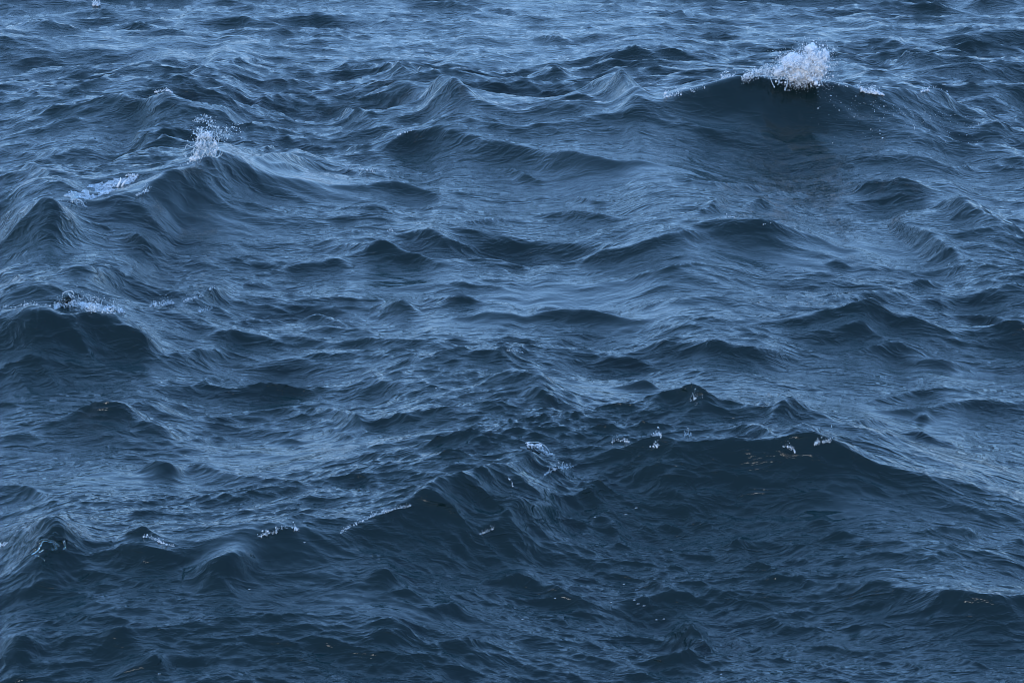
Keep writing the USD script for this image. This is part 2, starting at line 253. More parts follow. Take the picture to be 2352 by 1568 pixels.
class Ridge:
    """A wave crest whose line runs across the view: y = c(x), with a steep near face and a gentle back."""

    def __init__(self, x, c, amp, front, back, wide=None):
        o = np.argsort(x); x, c, amp = x[o], c[o], amp[o]
        span = x[-1] - x[0]; pad = 0.06 * span + 0.35 * amp.max() + (2.0 if wide else 0)
        n = max(24, int((span + 2 * pad) / 0.03))
        self.x = np.linspace(x[0] - pad, x[-1] + pad, n)
        self.c = gaussian_filter1d(np.interp(self.x, x, c), 2.0, mode='nearest')
        t = np.interp(self.x, np.r_[self.x[0], x, self.x[-1]], np.r_[0, amp, 0])
        self.a = gaussian_filter1d(t, max(1.5, 0.12 * amp.max() / (self.x[1] - self.x[0])), mode='constant')
        self.A = self.a.max()
        slope = gaussian_filter1d(np.gradient(self.c, self.x), max(2, 0.6 * self.A / (self.x[1] - self.x[0])), mode='nearest')
        self.k = 1 / np.sqrt(1 + slope ** 2)
        w = 0.5 * gaussian_filter1d(self.a, max(2, 0.6 * self.A / (self.x[1] - self.x[0])), mode='nearest') + 0.5 * self.A
        self.round = 0.03 + 0.07 * ((self.A * 7919) % 1)
        self.wf, self.wb = front * w, back * w
        if wide:
            self.wf, self.wb, self.round = 0 * w + wide[0], 0 * w + wide[1], 0.3
            self.a = gaussian_filter1d(self.a, 0.45 / (self.x[1] - self.x[0]), mode='constant'); back = wide[1] / self.A
        r = 5 * back * self.A / self.k.min() ** 0.7 + 0.2
        self.lo, self.hi = np.array([self.x[0], self.c.min() - r]), np.array([self.x[-1], self.c.max() + r])

    def height(self, x, y):
        f = (x - self.x[0]) / (self.x[1] - self.x[0]); i = np.clip(f.astype(int), 0, len(self.x) - 2); t = np.clip(f - i, 0, 1)
        g = lambda q: q[i] * (1 - t) + q[i + 1] * t
        d = (y - g(self.c)) * g(self.k)
        u = np.abs(d) / np.where(d > 0, g(self.wb), g(self.wf))
        e0 = self.round
        return g(self.a) * np.exp(-(np.sqrt(u * u + e0 * e0) - e0) ** 1.1)


ridges, table = [], []
for (c, r), lines in CRESTS.items():
    for line in lines:
        pts = [(784 * c + x / 3.0, 522.5 * r + y / 3.0, f / 3.0) for x, y, f in line]
        # run left to right, and resample smoothly
        if pts[0][0] > pts[-1][0]: pts = pts[::-1]
        table.append(pts)
for k, pts in enumerate(table):
    assert all(len(p) == 3 for p in pts)


def dense(pts, seed):
    """a crest line resampled with small wander"""
    p = np.array(pts, float)
    s = np.r_[0, np.cumsum(np.hypot(*(np.diff(p[:, :2], axis=0)).T))]
    n = max(4, int(s[-1] / 9) + 1)
    t = np.linspace(0, s[-1], n)
    q = np.stack([PchipInterpolator(s, p[:, i])(t) for i in range(3)], 1)
    rng = np.random.default_rng(seed)
    wob = np.convolve(rng.normal(size=n + 4), [0.25, 0.5, 0.5, 0.5, 0.25], 'valid')[:n]
    q[:, 1] += wob * np.minimum(1.2, 0.05 * q[:, 2])
    return q


def total(x, y, upto):
    h = np.zeros(x.shape)
    for R in upto:
        m = (x > R.lo[0]) & (x < R.hi[0]) & (y > R.lo[1]) & (y < R.hi[1])
        if m.any():
            h[m] += R.height(x[m], y[m])
    return h


# the broad bodies of the larger waves: photo line, height in metres, reach of the near face and of the back
BROAD = [
 ([(-150,1270),(20,1240),(110,1228),(220,1262),(330,1272),(450,1265),(560,1238),(660,1222),(780,1212),(900,1175),(1000,1112),(1100,1078),(1250,1045),(1330,1032),(1450,1018),(1530,1008),(1640,1022),(1750,1028),(1900,1018),(2000,1062),(2100,1112),(2250,1140),(2450,1160)], 0.62, 1.3, 1.7),
 ([(-150,715),(0,708),(70,702),(150,716),(250,738),(350,760),(450,790)], 0.44, 1.3, 1.6),
 ([(-100,510),(0,485),(60,458),(110,455),(150,480),(250,452),(400,398),(470,362),(520,385),(650,422),(780,440),(900,470)], 0.42, 1.6, 1.8),
 ([(1100,345),(1300,300),(1450,250),(1560,215),(1700,182),(1800,190),(1950,205),(2100,215),(2200,225),(2350,240)], 0.55, 2.6, 2.2),
 ([(780,330),(900,305),(1000,300),(1150,328),(1320,332),(1400,355),(1550,375)], 0.28, 1.6, 1.6),
 ([(820,235),(900,210),(1000,196),(1100,222),(1250,272)], 0.30, 1.8, 1.8),
 ([(0,280),(200,242),(380,206),(480,240),(650,272)], 0.34, 1.8, 1.8),
 ([(1350,600),(1450,575),(1550,532),(1680,502),(1780,512),(1900,545)], 0.24, 1.2, 1.3),
 ([(1400,775),(1600,752),(1800,742),(1900,725),(2000,688),(2080,722),(2220,780)], 0.24, 1.1, 1.3),
 ([(720,600),(870,532),(980,522),(1130,565)], 0.18, 1.0, 1.2),
 ([(780,905),(950,866),(1050,885),(1130,870),(1210,832),(1290,880),(1380,930)], 0.16, 0.9, 1.1),
 ([(1850,1365),(2030,1322),(2150,1340),(2250,1350),(2450,1355)], 0.28, 1.1, 1.4),
 ([(1850,450),(1950,425),(2050,420),(2150,452),(2250,505),(2400,580)], 0.26, 1.4, 1.6),
 ([(60,1000),(180,950),(280,935),(380,985)], 0.14, 0.9, 1.1),
 ([(1400,190),(1250,170),(1150,190)][::-1], 0.18, 1.6, 1.8),
 ([(2150,210),(2250,195),(2450,185)], 0.30, 1.8, 2.0),
]
for line, A0, wf, wb in BROAD:
    q = np.array(line, float); s_ = np.linspace(0, 1, len(q)); t_ = np.linspace(0, 1, 60)
    q = np.stack([PchipInterpolator(s_, q[:, i])(t_) for i in range(2)], 1)
    A0, wf, wb = 0.80 * A0, 1.15 * wf, 1.2 * wb
    env = A0 * np.clip(np.minimum(t_, 1 - t_) / 0.18, 0, 1) ** 0.8
    C = np.array([on_plane(u, v, 0.85 * e) for (u, v), e in zip(q, env)])
    c = gaussian_filter1d(C[:, 1], 4, mode='nearest'); D = np.array([ray(u, v) for u, v in q])
    ridges.append(Ridge(D[:, 0] / D[:, 1] * c, c, env, 1.0, 1.0, wide=(wf, wb)))

ROUGH, LINES = {}, []
for i, line in enumerate(table):
    mid = line[len(line) // 2]
    ROUGH[i] = max(p[2] for p in line) * px_size(on_plane(mid[0], mid[1]))
for i in sorted(ROUGH, key=lambda i: -ROUGH[i]):
    q = dense(table[i], 1000 + i)
    n = len(q)
    A = np.array([f * px_size(on_plane(u, v, 0.2)) / 1.05 for u, v, f in q])
    D = np.array([ray(u, v) for u, v, f in q])
    # where the crest lies on the sea: the sight line meets the surface so far, raised by the crest's own height
    zs = np.linspace(1.6, -0.4, 120)
    P = CAM + D[:, None] * ((zs[None] - CAM[2]) / D[:, 2:])[..., None]
    H = total(P[..., 0], P[..., 1], ridges)
    hit = (P[..., 2] <= H + A[:, None])
    k = np.where(hit.any(1), hit.argmax(1), len(zs) - 1)
    C = P[np.arange(n), k]
    c = gaussian_filter1d(C[:, 1], max(1.5, 0.16 * n), mode='nearest')
    # the smoothed line keeps its place in the view: its height follows from the sight line
    td = c / D[:, 1]
    X_, Z_ = D[:, 0] * td, CAM[2] + D[:, 2] * td
    need = Z_ - total(X_, c, ridges)
    A2 = gaussian_filter1d(np.clip(need, 0.6 * A, 1.3 * A + 0.01), max(1.0, 0.05 * n), mode='nearest')
    A2[0] = min(A2[0], A[0]); A2[-1] = min(A2[-1], A[-1])
    rng = np.random.default_rng(500 + i)
    fb = rng.uniform(0.84, 1.14), rng.uniform(1.8, 2.4)
    ridges.append(Ridge(X_, c, A2, *fb))
    LINES.append((len(ridges) - 1, X_, c, Z_, A, A2, fb))
# the crests lean on one another: let the heights settle so that each line stands where it was seen
for turn in range(5):
    for k, (j, X_, c, Z_, A, A2, fb) in enumerate(LINES):
        res = Z_ - total(X_, c, ridges)
        n = len(A)
        new = gaussian_filter1d(np.clip(A2 + 0.7 * res, 0.42 * A, 1.4 * A + 0.01), max(1.0, 0.04 * n), mode='nearest')
        new[0] = min(new[0], A[0]); new[-1] = min(new[-1], A[-1])
        ridges[j] = Ridge(X_, c, new, *fb)
        LINES[k] = (j, X_, c, Z_, A, new, fb)

# more of the same sea around what the photograph shows
rng = np.random.default_rng(77)
for k in range(330):
    y = 10 ** rng.uniform(math.log10(10), math.log10(150)); half = y * TX * 1.03
    x = rng.uniform(-1, 1) * (half + 25)
    inside = abs(x) < half + 1.0 and 17.5 < y < 57
    if inside: continue
    A0 = rng.uniform(0.05, 0.3) * (1.6 if rng.random() < 0.12 else 1); L = A0 * rng.uniform(6, 12)
    t = np.linspace(-1, 1, 14); ang = rng.normal(0, 0.22)
    px = x + t * L / 2 * math.cos(ang); py = y + t * L / 2 * math.sin(ang) + np.cumsum(rng.normal(0, 0.03 * A0 / 0.1, 14))
    prof = (1 - np.abs(t + rng.uniform(-0.3, 0.3)) ** 1.5).clip(0.04, 1)
    ridges.append(Ridge(px, py, A0 * prof, rng.uniform(1.1, 1.45), rng.uniform(1.9, 2.6)))


# smoother stretches of water between the waves, as (photo x, photo y, half width, half height)
SLICKS = [(1320, 700, 330, 45), (1130, 775, 200, 30), (700, 1120, 300, 45), (1380, 965, 230, 35), (2060, 990, 160, 28), (2230, 1130, 150, 30), (900, 665, 200, 28),
          (1760, 640, 260, 30), (280, 1180, 260, 40), (1950, 600, 180, 24), (620, 1060, 220, 30), (1450, 780, 200, 26), (1500, 460, 300, 34), (700, 480, 240, 28), (1750, 360, 320, 40), (450, 560, 200, 26), (2150, 880, 160, 24), (900, 1500, 260, 40), (600, 1440, 200, 34), (1950, 1290, 160, 24)]


# crumpled faces of the near waves
RUGGED = [(1330, 1130, 300, 70), (1150, 1160, 200, 60), (1700, 1080, 280, 50), (520, 1270, 330, 45), (2000, 1120, 200, 40), (420, 410, 160, 60), (110, 520, 140, 70), (1550, 250, 250, 50)]


def patches(x, y, spots):
    w = np.zeros_like(x)
    for u0, v0, ru, rv in spots:
        q = on_plane(u0, v0); k_ = px_size(q); dep_ = CAM[2] / np.linalg.norm(q - CAM)
        w = np.maximum(w, np.exp(-((x - q[0]) / (ru * k_)) ** 2 - ((y - q[1]) / (rv * k_ / dep_)) ** 2))
    return w


def surface(x, y, fine=True):
    """The sea at rest position (x, y): displaced position. Vectorised."""
    sh = x.shape
    x, y = np.asarray(x, float).ravel(), np.asarray(y, float).ravel()
    dist = np.hypot(x, y)
    half = y * TX
    inframe = np.exp(-0.0 * x) / (1 + np.exp(np.clip(-(half + 0.5 - np.abs(x)) / 0.8, -50, 50))) * 1 / (1 + np.exp(np.clip(-(y - 17.0) / 0.7, -50, 50))) * 1 / (1 + np.exp(np.clip(-(58 - y) / 2.0, -50, 50)))
    # the crest lines wander, and long faces are ribbed by smaller oblique waves
    n3 = lambda sx, sy, seed, o=2: meshkit.fbm(np.stack([x / sx, y / sy, 0 * x + 3.7], 1), o, seed) - 0.5
    near = np.clip(1.6 - dist / 110, 0.3, 1)
    wx = 0.10 * n3(1.1, 1.2, 21, 2); wy = 0.24 * n3(0.95, 1.0, 22, 2) * near
    z = total(x + wx, y + wy, ridges)
    dx, dy = np.zeros_like(x), np.zeros_like(x)
    ridge_z = z.copy()
    far = np.clip(1 - (dist - 150) / 250, 0, 1)

    def add(patch, w):
        nonlocal z, dx, dy
        m = w > 1e-3
        h, a, b = patch.at(x[m], y[m])
        z[m] += w[m] * h; dx[m] += w[m] * a; dy[m] += w[m] * b

    add(swell, (0.12 * inframe + 0.9 * (1 - inframe)) * np.clip(1 - (dist - 400) / 1500, 0, 1))
    gust = meshkit.fbm(np.stack([x / 2.6, y / 4.0, 0 * x], 1), 2, 5)
    gust = np.clip((gust - 0.28) / 0.44, 0.1, 1.2)
    calm = np.clip((meshkit.fbm(np.stack([x / 3.4, y / 2.6, 0 * x + 9], 1), 2, 31) - 0.34) / 0.3, 0, 1)
    slick, rugged = patches(x, y, SLICKS), patches(x, y, RUGGED)
    rest = 1 - 0.68 * slick + 0.55 * rugged
    add(chop1, ((0.30 + 0.58 * calm) * (1 + 0.9 * np.clip((dist - 30) / 20, 0, 1)) * inframe * rest + 0.95 * (1 - inframe)) * far)
    add(chop2, rest * (1 + 0.4 * np.clip((dist - 32) / 20, 0, 1)) * (0.30 + 0.45 * gust + 0.35 * calm) * np.clip(1 - (dist - 58) / 60, 0, 1))
    add(chop3, rest * (0.45 + 0.9 * gust) * np.clip(1.6 - dist / 40, 0, 1))
    curve = dist ** 2 / (2 * 6.371e6)
    return (x + dx).reshape(sh), (y + dy).reshape(sh), (z - curve).reshape(sh)


# ------------------------------------------------------------------ the sheet of water
COLS, ROWS = 840, 1120
th_in = np.linspace(-1.06, 1.06, COLS)
step = th_in[1] - th_in[0]
out, g = [], step
a = math.atan(1.06 * TX)
angs = list(np.arctan(th_in * TX))
da = angs[-1] - angs[-2]
extra = []
while a < math.pi:
    da = min(da * 1.14, 0.12); a += da
    extra.append(min(a, math.pi))
angs = np.r_[-np.array(extra[::-1]), angs, extra]
s_in = np.tan(np.radians(np.linspace(20.6, 5.7, ROWS)))              # even steps of the depression angle
r_in = CAM[2] / s_in
r_near = np.linspace(0.4, r_in[0], 50)[:-1]
r_out = [r_in[-1]]; dr = r_in[-1] - r_in[-2]
while r_out[-1] < 9000:
    dr *= 1.08; r_out.append(r_out[-1] + dr)
rad = np.r_[r_near, r_in, r_out[1:]]
AA, RR = np.meshgrid(angs, rad)
X0, Y0 = RR * np.sin(AA), RR * np.cos(AA)
X, Y, Z = surface(X0, Y0)
na, nr = len(angs), len(rad)
V = np.stack([X, Y, Z], -1).reshape(-1, 3)
ii, jj = np.meshgrid(np.arange(nr - 1), np.arange(na - 1), indexing='ij')
q0 = ii * na + jj
F = np.stack([q0, q0 + na, q0 + na + 1, q0 + 1], -1).reshape(-1, 4)
F = F[:, ::-1]                                                        # upward normals
# close the seam behind the camera by welding: both edges meet at angle pi

# ------------------------------------------------------------------ materials
water_mat = usdkit.material(stage, '/World/Looks/sea_water', {
    'geo': ('geometry', {}),
    'map1': ('mapping', {'mapping_type': 'point', 'scale': (14.0, 30.0, 14.0)}),
    'n1': ('noise_texture', {'scale': 1.0, 'detail': 3.0, 'roughness': 0.6, 'distortion': 0.5}),
    'map2': ('mapping', {'mapping_type': 'point', 'scale': (2.8, 6.0, 7.0), 'rotation': (0.0, 0.0, 0.12)}),
    'n2': ('noise_texture', {'type': 'ridged_multifractal', 'use_normalize': True, 'scale': 1.0, 'detail': 4.0, 'roughness': 0.55, 'lacunarity': 2.1, 'offset': 0.9, 'gain': 1.6, 'distortion': 1.0}),
    'b2': ('bump', {'strength': 1.0, 'distance': 0.0072}),
    'rip': ('attribute', {'attribute': 'ripple'}),
    'b1': ('bump', {'strength': 1.0, 'distance': 0.0045}),
    'p': ('principled_bsdf', {'base_color': (0.0026, 0.0095, 0.0094), 'roughness': 0.03, 'ior': 1.333}),
    'mapv': ('mapping', {'mapping_type': 'point', 'scale': (0.22, 0.16, 0.2)}),
    'nv': ('noise_texture', {'scale': 1.0, 'detail': 2.0}),
    'rv': ('map_range', {'from_min': 0.52, 'from_max': 0.72, 'to_min': 0.0, 'to_max': 1.0, 'clamp': True}),
    'mapf': ('mapping', {'mapping_type': 'point', 'scale': (5.0, 2.4, 5.0)}),
    'nf': ('noise_texture', {'scale': 1.0, 'detail': 6.0, 'roughness': 0.7, 'distortion': 1.2}),
    'rf': ('map_range', {'from_min': 0.50, 'from_max': 0.78, 'to_min': 0.0, 'to_max': 0.07, 'clamp': True}),
    'mm': ('math', {'math_type': 'multiply'}),
    'df': ('diffuse_bsdf', {'color': (0.6, 0.64, 0.66)}),
    'mix': ('mix_closure', {}),
}, [('geo.position', 'map1.vector'), ('map1.vector', 'n1.vector'), ('geo.position', 'map2.vector'), ('map2.vector', 'n2.vector'),
    ('n2.fac', 'b2.height'), ('n1.fac', 'b1.height'), ('b2.normal', 'b1.normal'), ('rip.fac', 'b2.strength'), ('rip.fac', 'b1.strength'), ('b1.normal', 'p.normal'),
    ('geo.position', 'mapv.vector'), ('mapv.vector', 'nv.vector'), ('nv.fac', 'rv.value'),
    ('geo.position', 'mapf.vector'), ('mapf.vector', 'nf.vector'), ('nf.fac', 'rf.value'), ('rv.result', 'mm.value1'), ('rf.result', 'mm.value2'),
    ('mm.value', 'mix.fac'), ('p.BSDF', 'mix.closure1'), ('df.BSDF', 'mix.closure2')], surface='mix.closure')
w_ = usdkit.mesh(stage, '/World/sea_water', (V, F), water_mat, smooth=True)
ripple = np.clip(1.0 - 0.88 * patches(X0.ravel(), Y0.ravel(), SLICKS), 0.2, 1).astype(np.float32)
UsdGeom.PrimvarsAPI(w_).CreatePrimvar('ripple', Sdf.ValueTypeNames.FloatArray, 'vertex').Set(Vt.FloatArray.FromNumpy(ripple))
w_.GetPrim().SetCustomDataByKey('kind', 'structure')
w_.GetPrim().SetCustomDataByKey('label', 'dark blue choppy sea covered in short steep waves and ripples')
w_.GetPrim().SetCustomDataByKey('category', 'water')

foam_mat = usdkit.material(stage, '/World/Looks/white_foam', {
    'd': ('diffuse_bsdf', {'color': (0.92, 0.93, 0.94)}),
    't': ('translucent_bsdf', {'color': (0.90, 0.92, 0.94)}),
    'm': ('mix_closure', {'fac': 0.45}),
    'g': ('glossy_bsdf', {'roughness': 0.3, 'color': (0.9, 0.9, 0.9)}),
    'm2': ('mix_closure', {'fac': 0.08}),
}, [('d.BSDF', 'm.closure1'), ('t.BSDF', 'm.closure2'), ('m.closure', 'm2.closure1'), ('g.BSDF', 'm2.closure2')], surface='m2.closure')
lace_mat = usdkit.material(stage, '/World/Looks/foam_film', {
    'geo': ('geometry', {}), 'map': ('mapping', {'mapping_type': 'point', 'scale': (1.0, 1.6, 1.0)}),
    'n': ('noise_texture', {'scale': 38.0, 'detail': 3.0, 'roughness': 0.65, 'distortion': 0.8}),
    'r': ('map_range', {'from_min': 0.40, 'from_max': 0.62, 'to_min': 0.0, 'to_max': 0.85, 'clamp': True}),
    'd': ('diffuse_bsdf', {'color': (0.76, 0.79, 0.82)}), 't': ('transparent_bsdf', {}), 'm': ('mix_closure', {}),
}, [('geo.position', 'map.vector'), ('map.vector', 'n.vector'), ('n.fac', 'r.value'), ('r.result', 'm.fac'), ('t.BSDF', 'm.closure1'), ('d.BSDF', 'm.closure2')], surface='m.closure')
drop_mat = usdkit.material(stage, '/World/Looks/water_drops', {
    'p': ('principled_bsdf', {'base_color': (0.86, 0.91, 0.93), 'roughness': 0.10, 'ior': 1.333, 'transmission_weight': 0.7}),
}, [], surface='p.BSDF')
clear_mat = usdkit.material(stage, '/World/Looks/clear_water', {
    'geo': ('geometry', {}),
    'n': ('noise_texture', {'scale': 26.0, 'detail': 2.0, 'roughness': 0.5, 'distortion': 0.6}),
    'b': ('bump', {'strength': 0.7, 'distance': 0.02}),
    'p': ('principled_bsdf', {'base_color': (0.72, 0.86, 0.86), 'roughness': 0.03, 'ior': 1.333, 'transmission_weight': 1.0}),
}, [('geo.position', 'n.vector'), ('n.fac', 'b.height'), ('b.normal', 'p.normal')], surface='p.BSDF')

film_mat = usdkit.material(stage, '/World/Looks/milky_water', {
    'geo': ('geometry', {}), 'map': ('mapping', {'mapping_type': 'point', 'scale': (14.0, 30.0, 70.0), 'rotation': (0.0, -0.42, 0.0)}),
    'n': ('noise_texture', {'scale': 1.0, 'detail': 4.0, 'roughness': 0.6, 'distortion': 1.0}),
    'r': ('map_range', {'from_min': 0.52, 'from_max': 0.68, 'to_min': 0.0, 'to_max': 0.42, 'clamp': True}),
    'b': ('bump', {'strength': 1.0, 'distance': 0.01}),
    'p': ('principled_bsdf', {'base_color': (0.6, 0.72, 0.76), 'roughness': 0.04, 'ior': 1.333, 'transmission_weight': 0.85}),
    'd': ('diffuse_bsdf', {'color': (0.78, 0.82, 0.86)}), 'm': ('mix_closure', {}),
}, [('geo.position', 'map.vector'), ('map.vector', 'n.vector'), ('n.fac', 'r.value'), ('n.fac', 'b.height'), ('b.normal', 'p.normal'), ('r.result', 'm.fac'), ('p.BSDF', 'm.closure1'), ('d.BSDF', 'm.closure2')], surface='m.closure')

# ------------------------------------------------------------------ finding the surface
inr = (V[:, 1] > 12) & (V[:, 1] < 72) & (np.abs(V[:, 0]) < V[:, 1] * TX * 1.08)
VI = V[inr]
rel = VI - CAM
depth = rel @ FWD
PU = (rel @ RIGHT / depth / TX + 1) * UW / 2
PV = UH / 2 - (rel @ UP / depth / TX) * UW / 2
tree_px = cKDTree(np.stack([PU, PV], 1))
tree_xy = cKDTree(VI[:, :2])


def hit(u, v):
    """the nearest point of the water along the sight line"""
    k = tree_px.query_ball_point([u, v], 4.0)
    if not k: k = [tree_px.query([u, v])[1]]
    k = np.array(k)
    near = k[depth[k] < depth[k].min() + 0.6]
    return VI[near[np.argmin(np.hypot(PU[near] - u, PV[near] - v))]]


def floor_z(xy):
    return VI[tree_xy.query(xy)[1], 2]


def T(c, r, x, y):
    return 784 * c + x / 3.0, 522.5 * r + y / 3.0


def at(c, r, x, y, below=8):
    """a point in the air over the water, on the sight line, at the depth of the water just below it; and metres per tile pixel there"""
    u, v = T(c, r, x, y)
    h = hit(u, v + below / 3.0)
    dd = (h - CAM) @ FWD
    d = ray(u, v)
    return CAM + d * (dd / (d @ FWD)), px_size(h) / 3.0


# ------------------------------------------------------------------ builders
NAMES = {}


def path_for(parent, name):
    k = (parent, name); n = NAMES.get(k, 0); NAMES[k] = n + 1
    return f'{parent}/{name}' if n == 0 else f'{parent}/{name}_{n:03d}'


def thing(name, label, category, loc, group=None):
    p = path_for('/World', name)
    x = UsdGeom.Xform.Define(stage, p)
    x.AddTranslateOp().Set(Gf.Vec3d(*map(float, loc)))
    o = x.GetPrim()
    o.SetCustomDataByKey('label', label); o.SetCustomDataByKey('category', category)
    if group: o.SetCustomDataByKey('group', group)
    return o, np.asarray(loc, float)


def part(o, name, mesh, mat, kind=None, label=None, smooth=True):
    t, origin = o
    m = mesh.copy() if isinstance(mesh, trimesh.Trimesh) else trimesh.Trimesh(*mesh, process=False)
    m.apply_translation(-origin)
    pr = usdkit.mesh(stage, path_for(str(t.GetPath()), name), m, mat, smooth=smooth).GetPrim()
    if kind: pr.SetCustomDataByKey('kind', kind)
    if label: pr.SetCustomDataByKey('label', label)
    return pr


ICO0, ICO1, ICO2 = (trimesh.creation.icosphere(i) for i in (0, 1, 2))


def beads(P, R, rng, base=None, squash=0.35):
    base = base or ICO1
    P, R = np.asarray(P, float), np.asarray(R, float)
    n = len(P)
    st = 1 + squash * rng.uniform(-1, 1, (n, 1, 3))
    ax = rng.normal(size=(n, 3)); ax /= np.linalg.norm(ax, axis=1, keepdims=True)
    v = base.vertices[None] * st * R[:, None, None]
    # rotate each about its own axis
    th = rng.uniform(0, 6.28, n)
    c, s = np.cos(th)[:, None, None], np.sin(th)[:, None, None]
    a = ax[:, None]
    v = v * c + np.cross(np.broadcast_to(a, v.shape), v) * s + a * (v * a).sum(-1, keepdims=True) * (1 - c)
    v = v + P[:, None]
    f = base.faces[None] + (np.arange(n) * len(base.vertices))[:, None, None]
    return trimesh.Trimesh(v.reshape(-1, 3), f.reshape(-1, 3), process=False)


def lumps(P, R, rng):
    """knobbly clots of foam"""
    ico = ICO2 if len(P) < 260 else ICO1
    m = beads(P, R, rng, ico, 0.3)
    k = len(ico.vertices)
    c = np.repeat(np.asarray(P, float), k, 0); r = np.repeat(np.asarray(R, float), k)[:, None]
    q = (m.vertices - c) / r
    d = meshkit.fbm(m.vertices / np.maximum(0.55 * r, 0.004), 3, 9)[:, None]
    m.vertices = c + (m.vertices - c) * (0.55 + 0.95 * d)
    return m


def tube(path, radii, sides=7):
    p = np.asarray(path, float); r = np.atleast_1d(np.asarray(radii, float)); r = np.interp(np.linspace(0, 1, len(p)), np.linspace(0, 1, len(r)), r)
    n = max(6, len(p) * 4); t0 = np.linspace(0, 1, len(p)); t = np.linspace(0, 1, n)
    p = np.stack([PchipInterpolator(t0, p[:, i])(t) for i in range(3)], 1); r = np.interp(t, t0, r)
    tan = np.gradient(p, axis=0); tan /= np.linalg.norm(tan, axis=1, keepdims=True) + 1e-12
    a = np.cross(tan, [0.3, 1, 0.2]); a /= np.linalg.norm(a, axis=1, keepdims=True) + 1e-9; b = np.cross(tan, a)
    ang = np.arange(sides) * 2 * np.pi / sides
    v = p[:, None] + r[:, None, None] * (np.cos(ang)[None, :, None] * a[:, None] + np.sin(ang)[None, :, None] * b[:, None])
    i, j = np.meshgrid(np.arange(n - 1), np.arange(sides), indexing='ij')
    q = np.stack([i * sides + j, i * sides + (j + 1) % sides, (i + 1) * sides + (j + 1) % sides, (i + 1) * sides + j], -1).reshape(-1, 4)
    f = np.vstack([q[:, [0, 1, 2]], q[:, [0, 2, 3]]])
    v = np.vstack([v.reshape(-1, 3), p[:1], p[-1:]])
    k = n * sides; j = np.arange(sides)
    f = np.vstack([f, np.stack([np.full(sides, k), (j + 1) % sides, j], 1), np.stack([np.full(sides, k + 1), k - sides + j, k - sides + (j + 1) % sides], 1)])
    m = trimesh.Trimesh(v, f, process=False)
    return m


cat_ = trimesh.util.concatenate


def crest_spray(name, label, c, r, line, n, size, up, rng_seed, foam=0.3, strands=0, group=None, category='spray', mat=None, back=0.0):
    """beads, clots and threads of water thrown up along a line of crest"""
    rng = np.random.default_rng(rng_seed)
    L = np.array(line, float)
    o = None
    P, R = [], []
    s = np.r_[0, np.cumsum(np.hypot(*np.diff(L[:, :2], axis=0).T))]
    nodes = 26
    base = []
    for t in np.linspace(0, s[-1], nodes):
        x, y = np.interp(t, s, L[:, 0]), np.interp(t, s, L[:, 1])
        base.append((*at(c, r, x, y, 10),))
    B = np.array([b[0] for b in base]); m = base[len(base) // 2][1]
    dens = 0.25 + meshkit.noise(np.stack([np.linspace(0, s[-1] / 28, nodes * 8), 0 * np.linspace(0, 1, nodes * 8), 0 * np.linspace(0, 1, nodes * 8)], 1), rng_seed) ** 2
    tt = rng.choice(np.linspace(0, nodes - 1.001, nodes * 8), size=n, p=dens / dens.sum()) + rng.uniform(-0.06, 0.06, n)
    tt = np.clip(tt, 0, nodes - 1.001); i = tt.astype(int); f = (tt - i)[:, None]
    Q = B[i] * (1 - f) + B[i + 1] * f
    height = np.interp(tt, np.linspace(0, nodes - 1, len(L)), L[:, 2] if L.shape[1] > 2 else np.full(len(L), up))
    lift = rng.exponential(0.42, n).clip(0, 1.6) * height * m
    Q = Q + np.stack([rng.normal(0, 0.10 * height * m + 1e-4, n), rng.normal(0, 1, n) * 0.3 * height * m + back, lift], 1)
    Rr = np.exp(rng.normal(math.log(0.62 * size * m / 2), 0.42, n)) * np.where(lift > 0.6 * height * m, 0.75, 1.1)
    o = thing(name, label, category, B.mean(0) - [0, 0, 0.01], group)
    fm = rng.random(n) < foam
    fm[:1] = foam > 0
    if fm.any():
        part(o, 'foam_clots', lumps(Q[fm] - [0, 0, 0.2 * height.mean() * m], Rr[fm] * 1.55, rng), mat or foam_mat, 'stuff')
    if (~fm).any():
        part(o, 'water_drops', beads(Q[~fm], Rr[~fm], rng, ICO1), drop_mat, 'stuff')
    for k in range(strands):
        j = rng.integers(0, n); a = Q[j].copy(); a[2] = B[i[j]][2] - 0.01
        e = Q[j] + rng.normal(0, 0.25, 3) * height[j] * m
        e[2] = max(e[2], a[2] + 0.4 * height[j] * m)
        mid = (a + e) / 2 + rng.normal(0, 0.12, 3) * height[j] * m
        part(o, 'water_thread', cat_([tube([a, mid, e], [1.5 * size * m / 2, 0.6 * size * m / 2, 0.7 * size * m / 2]), beads([e], [0.9 * size * m / 2 * 1.3], rng)]), drop_mat)
    return o


def inside(px, py, poly):
    n = len(poly); res = np.zeros(px.shape, bool); j = n - 1
    for i in range(n):
        xi, yi = poly[i]; xj, yj = poly[j]
        res ^= ((yi > py) != (yj > py)) & (px < (xj - xi) * (py - yi) / (yj - yi + 1e-12) + xi)
        j = i
    return res


allrel = V - CAM
alldep = allrel @ FWD
ok = alldep > 5
AU = np.where(ok, (allrel @ RIGHT / np.where(ok, alldep, 1) / TX + 1) * UW / 2, -9e3)
AV = np.where(ok, UH / 2 - (allrel @ UP / np.where(ok, alldep, 1) / TX) * UW / 2, -9e3)


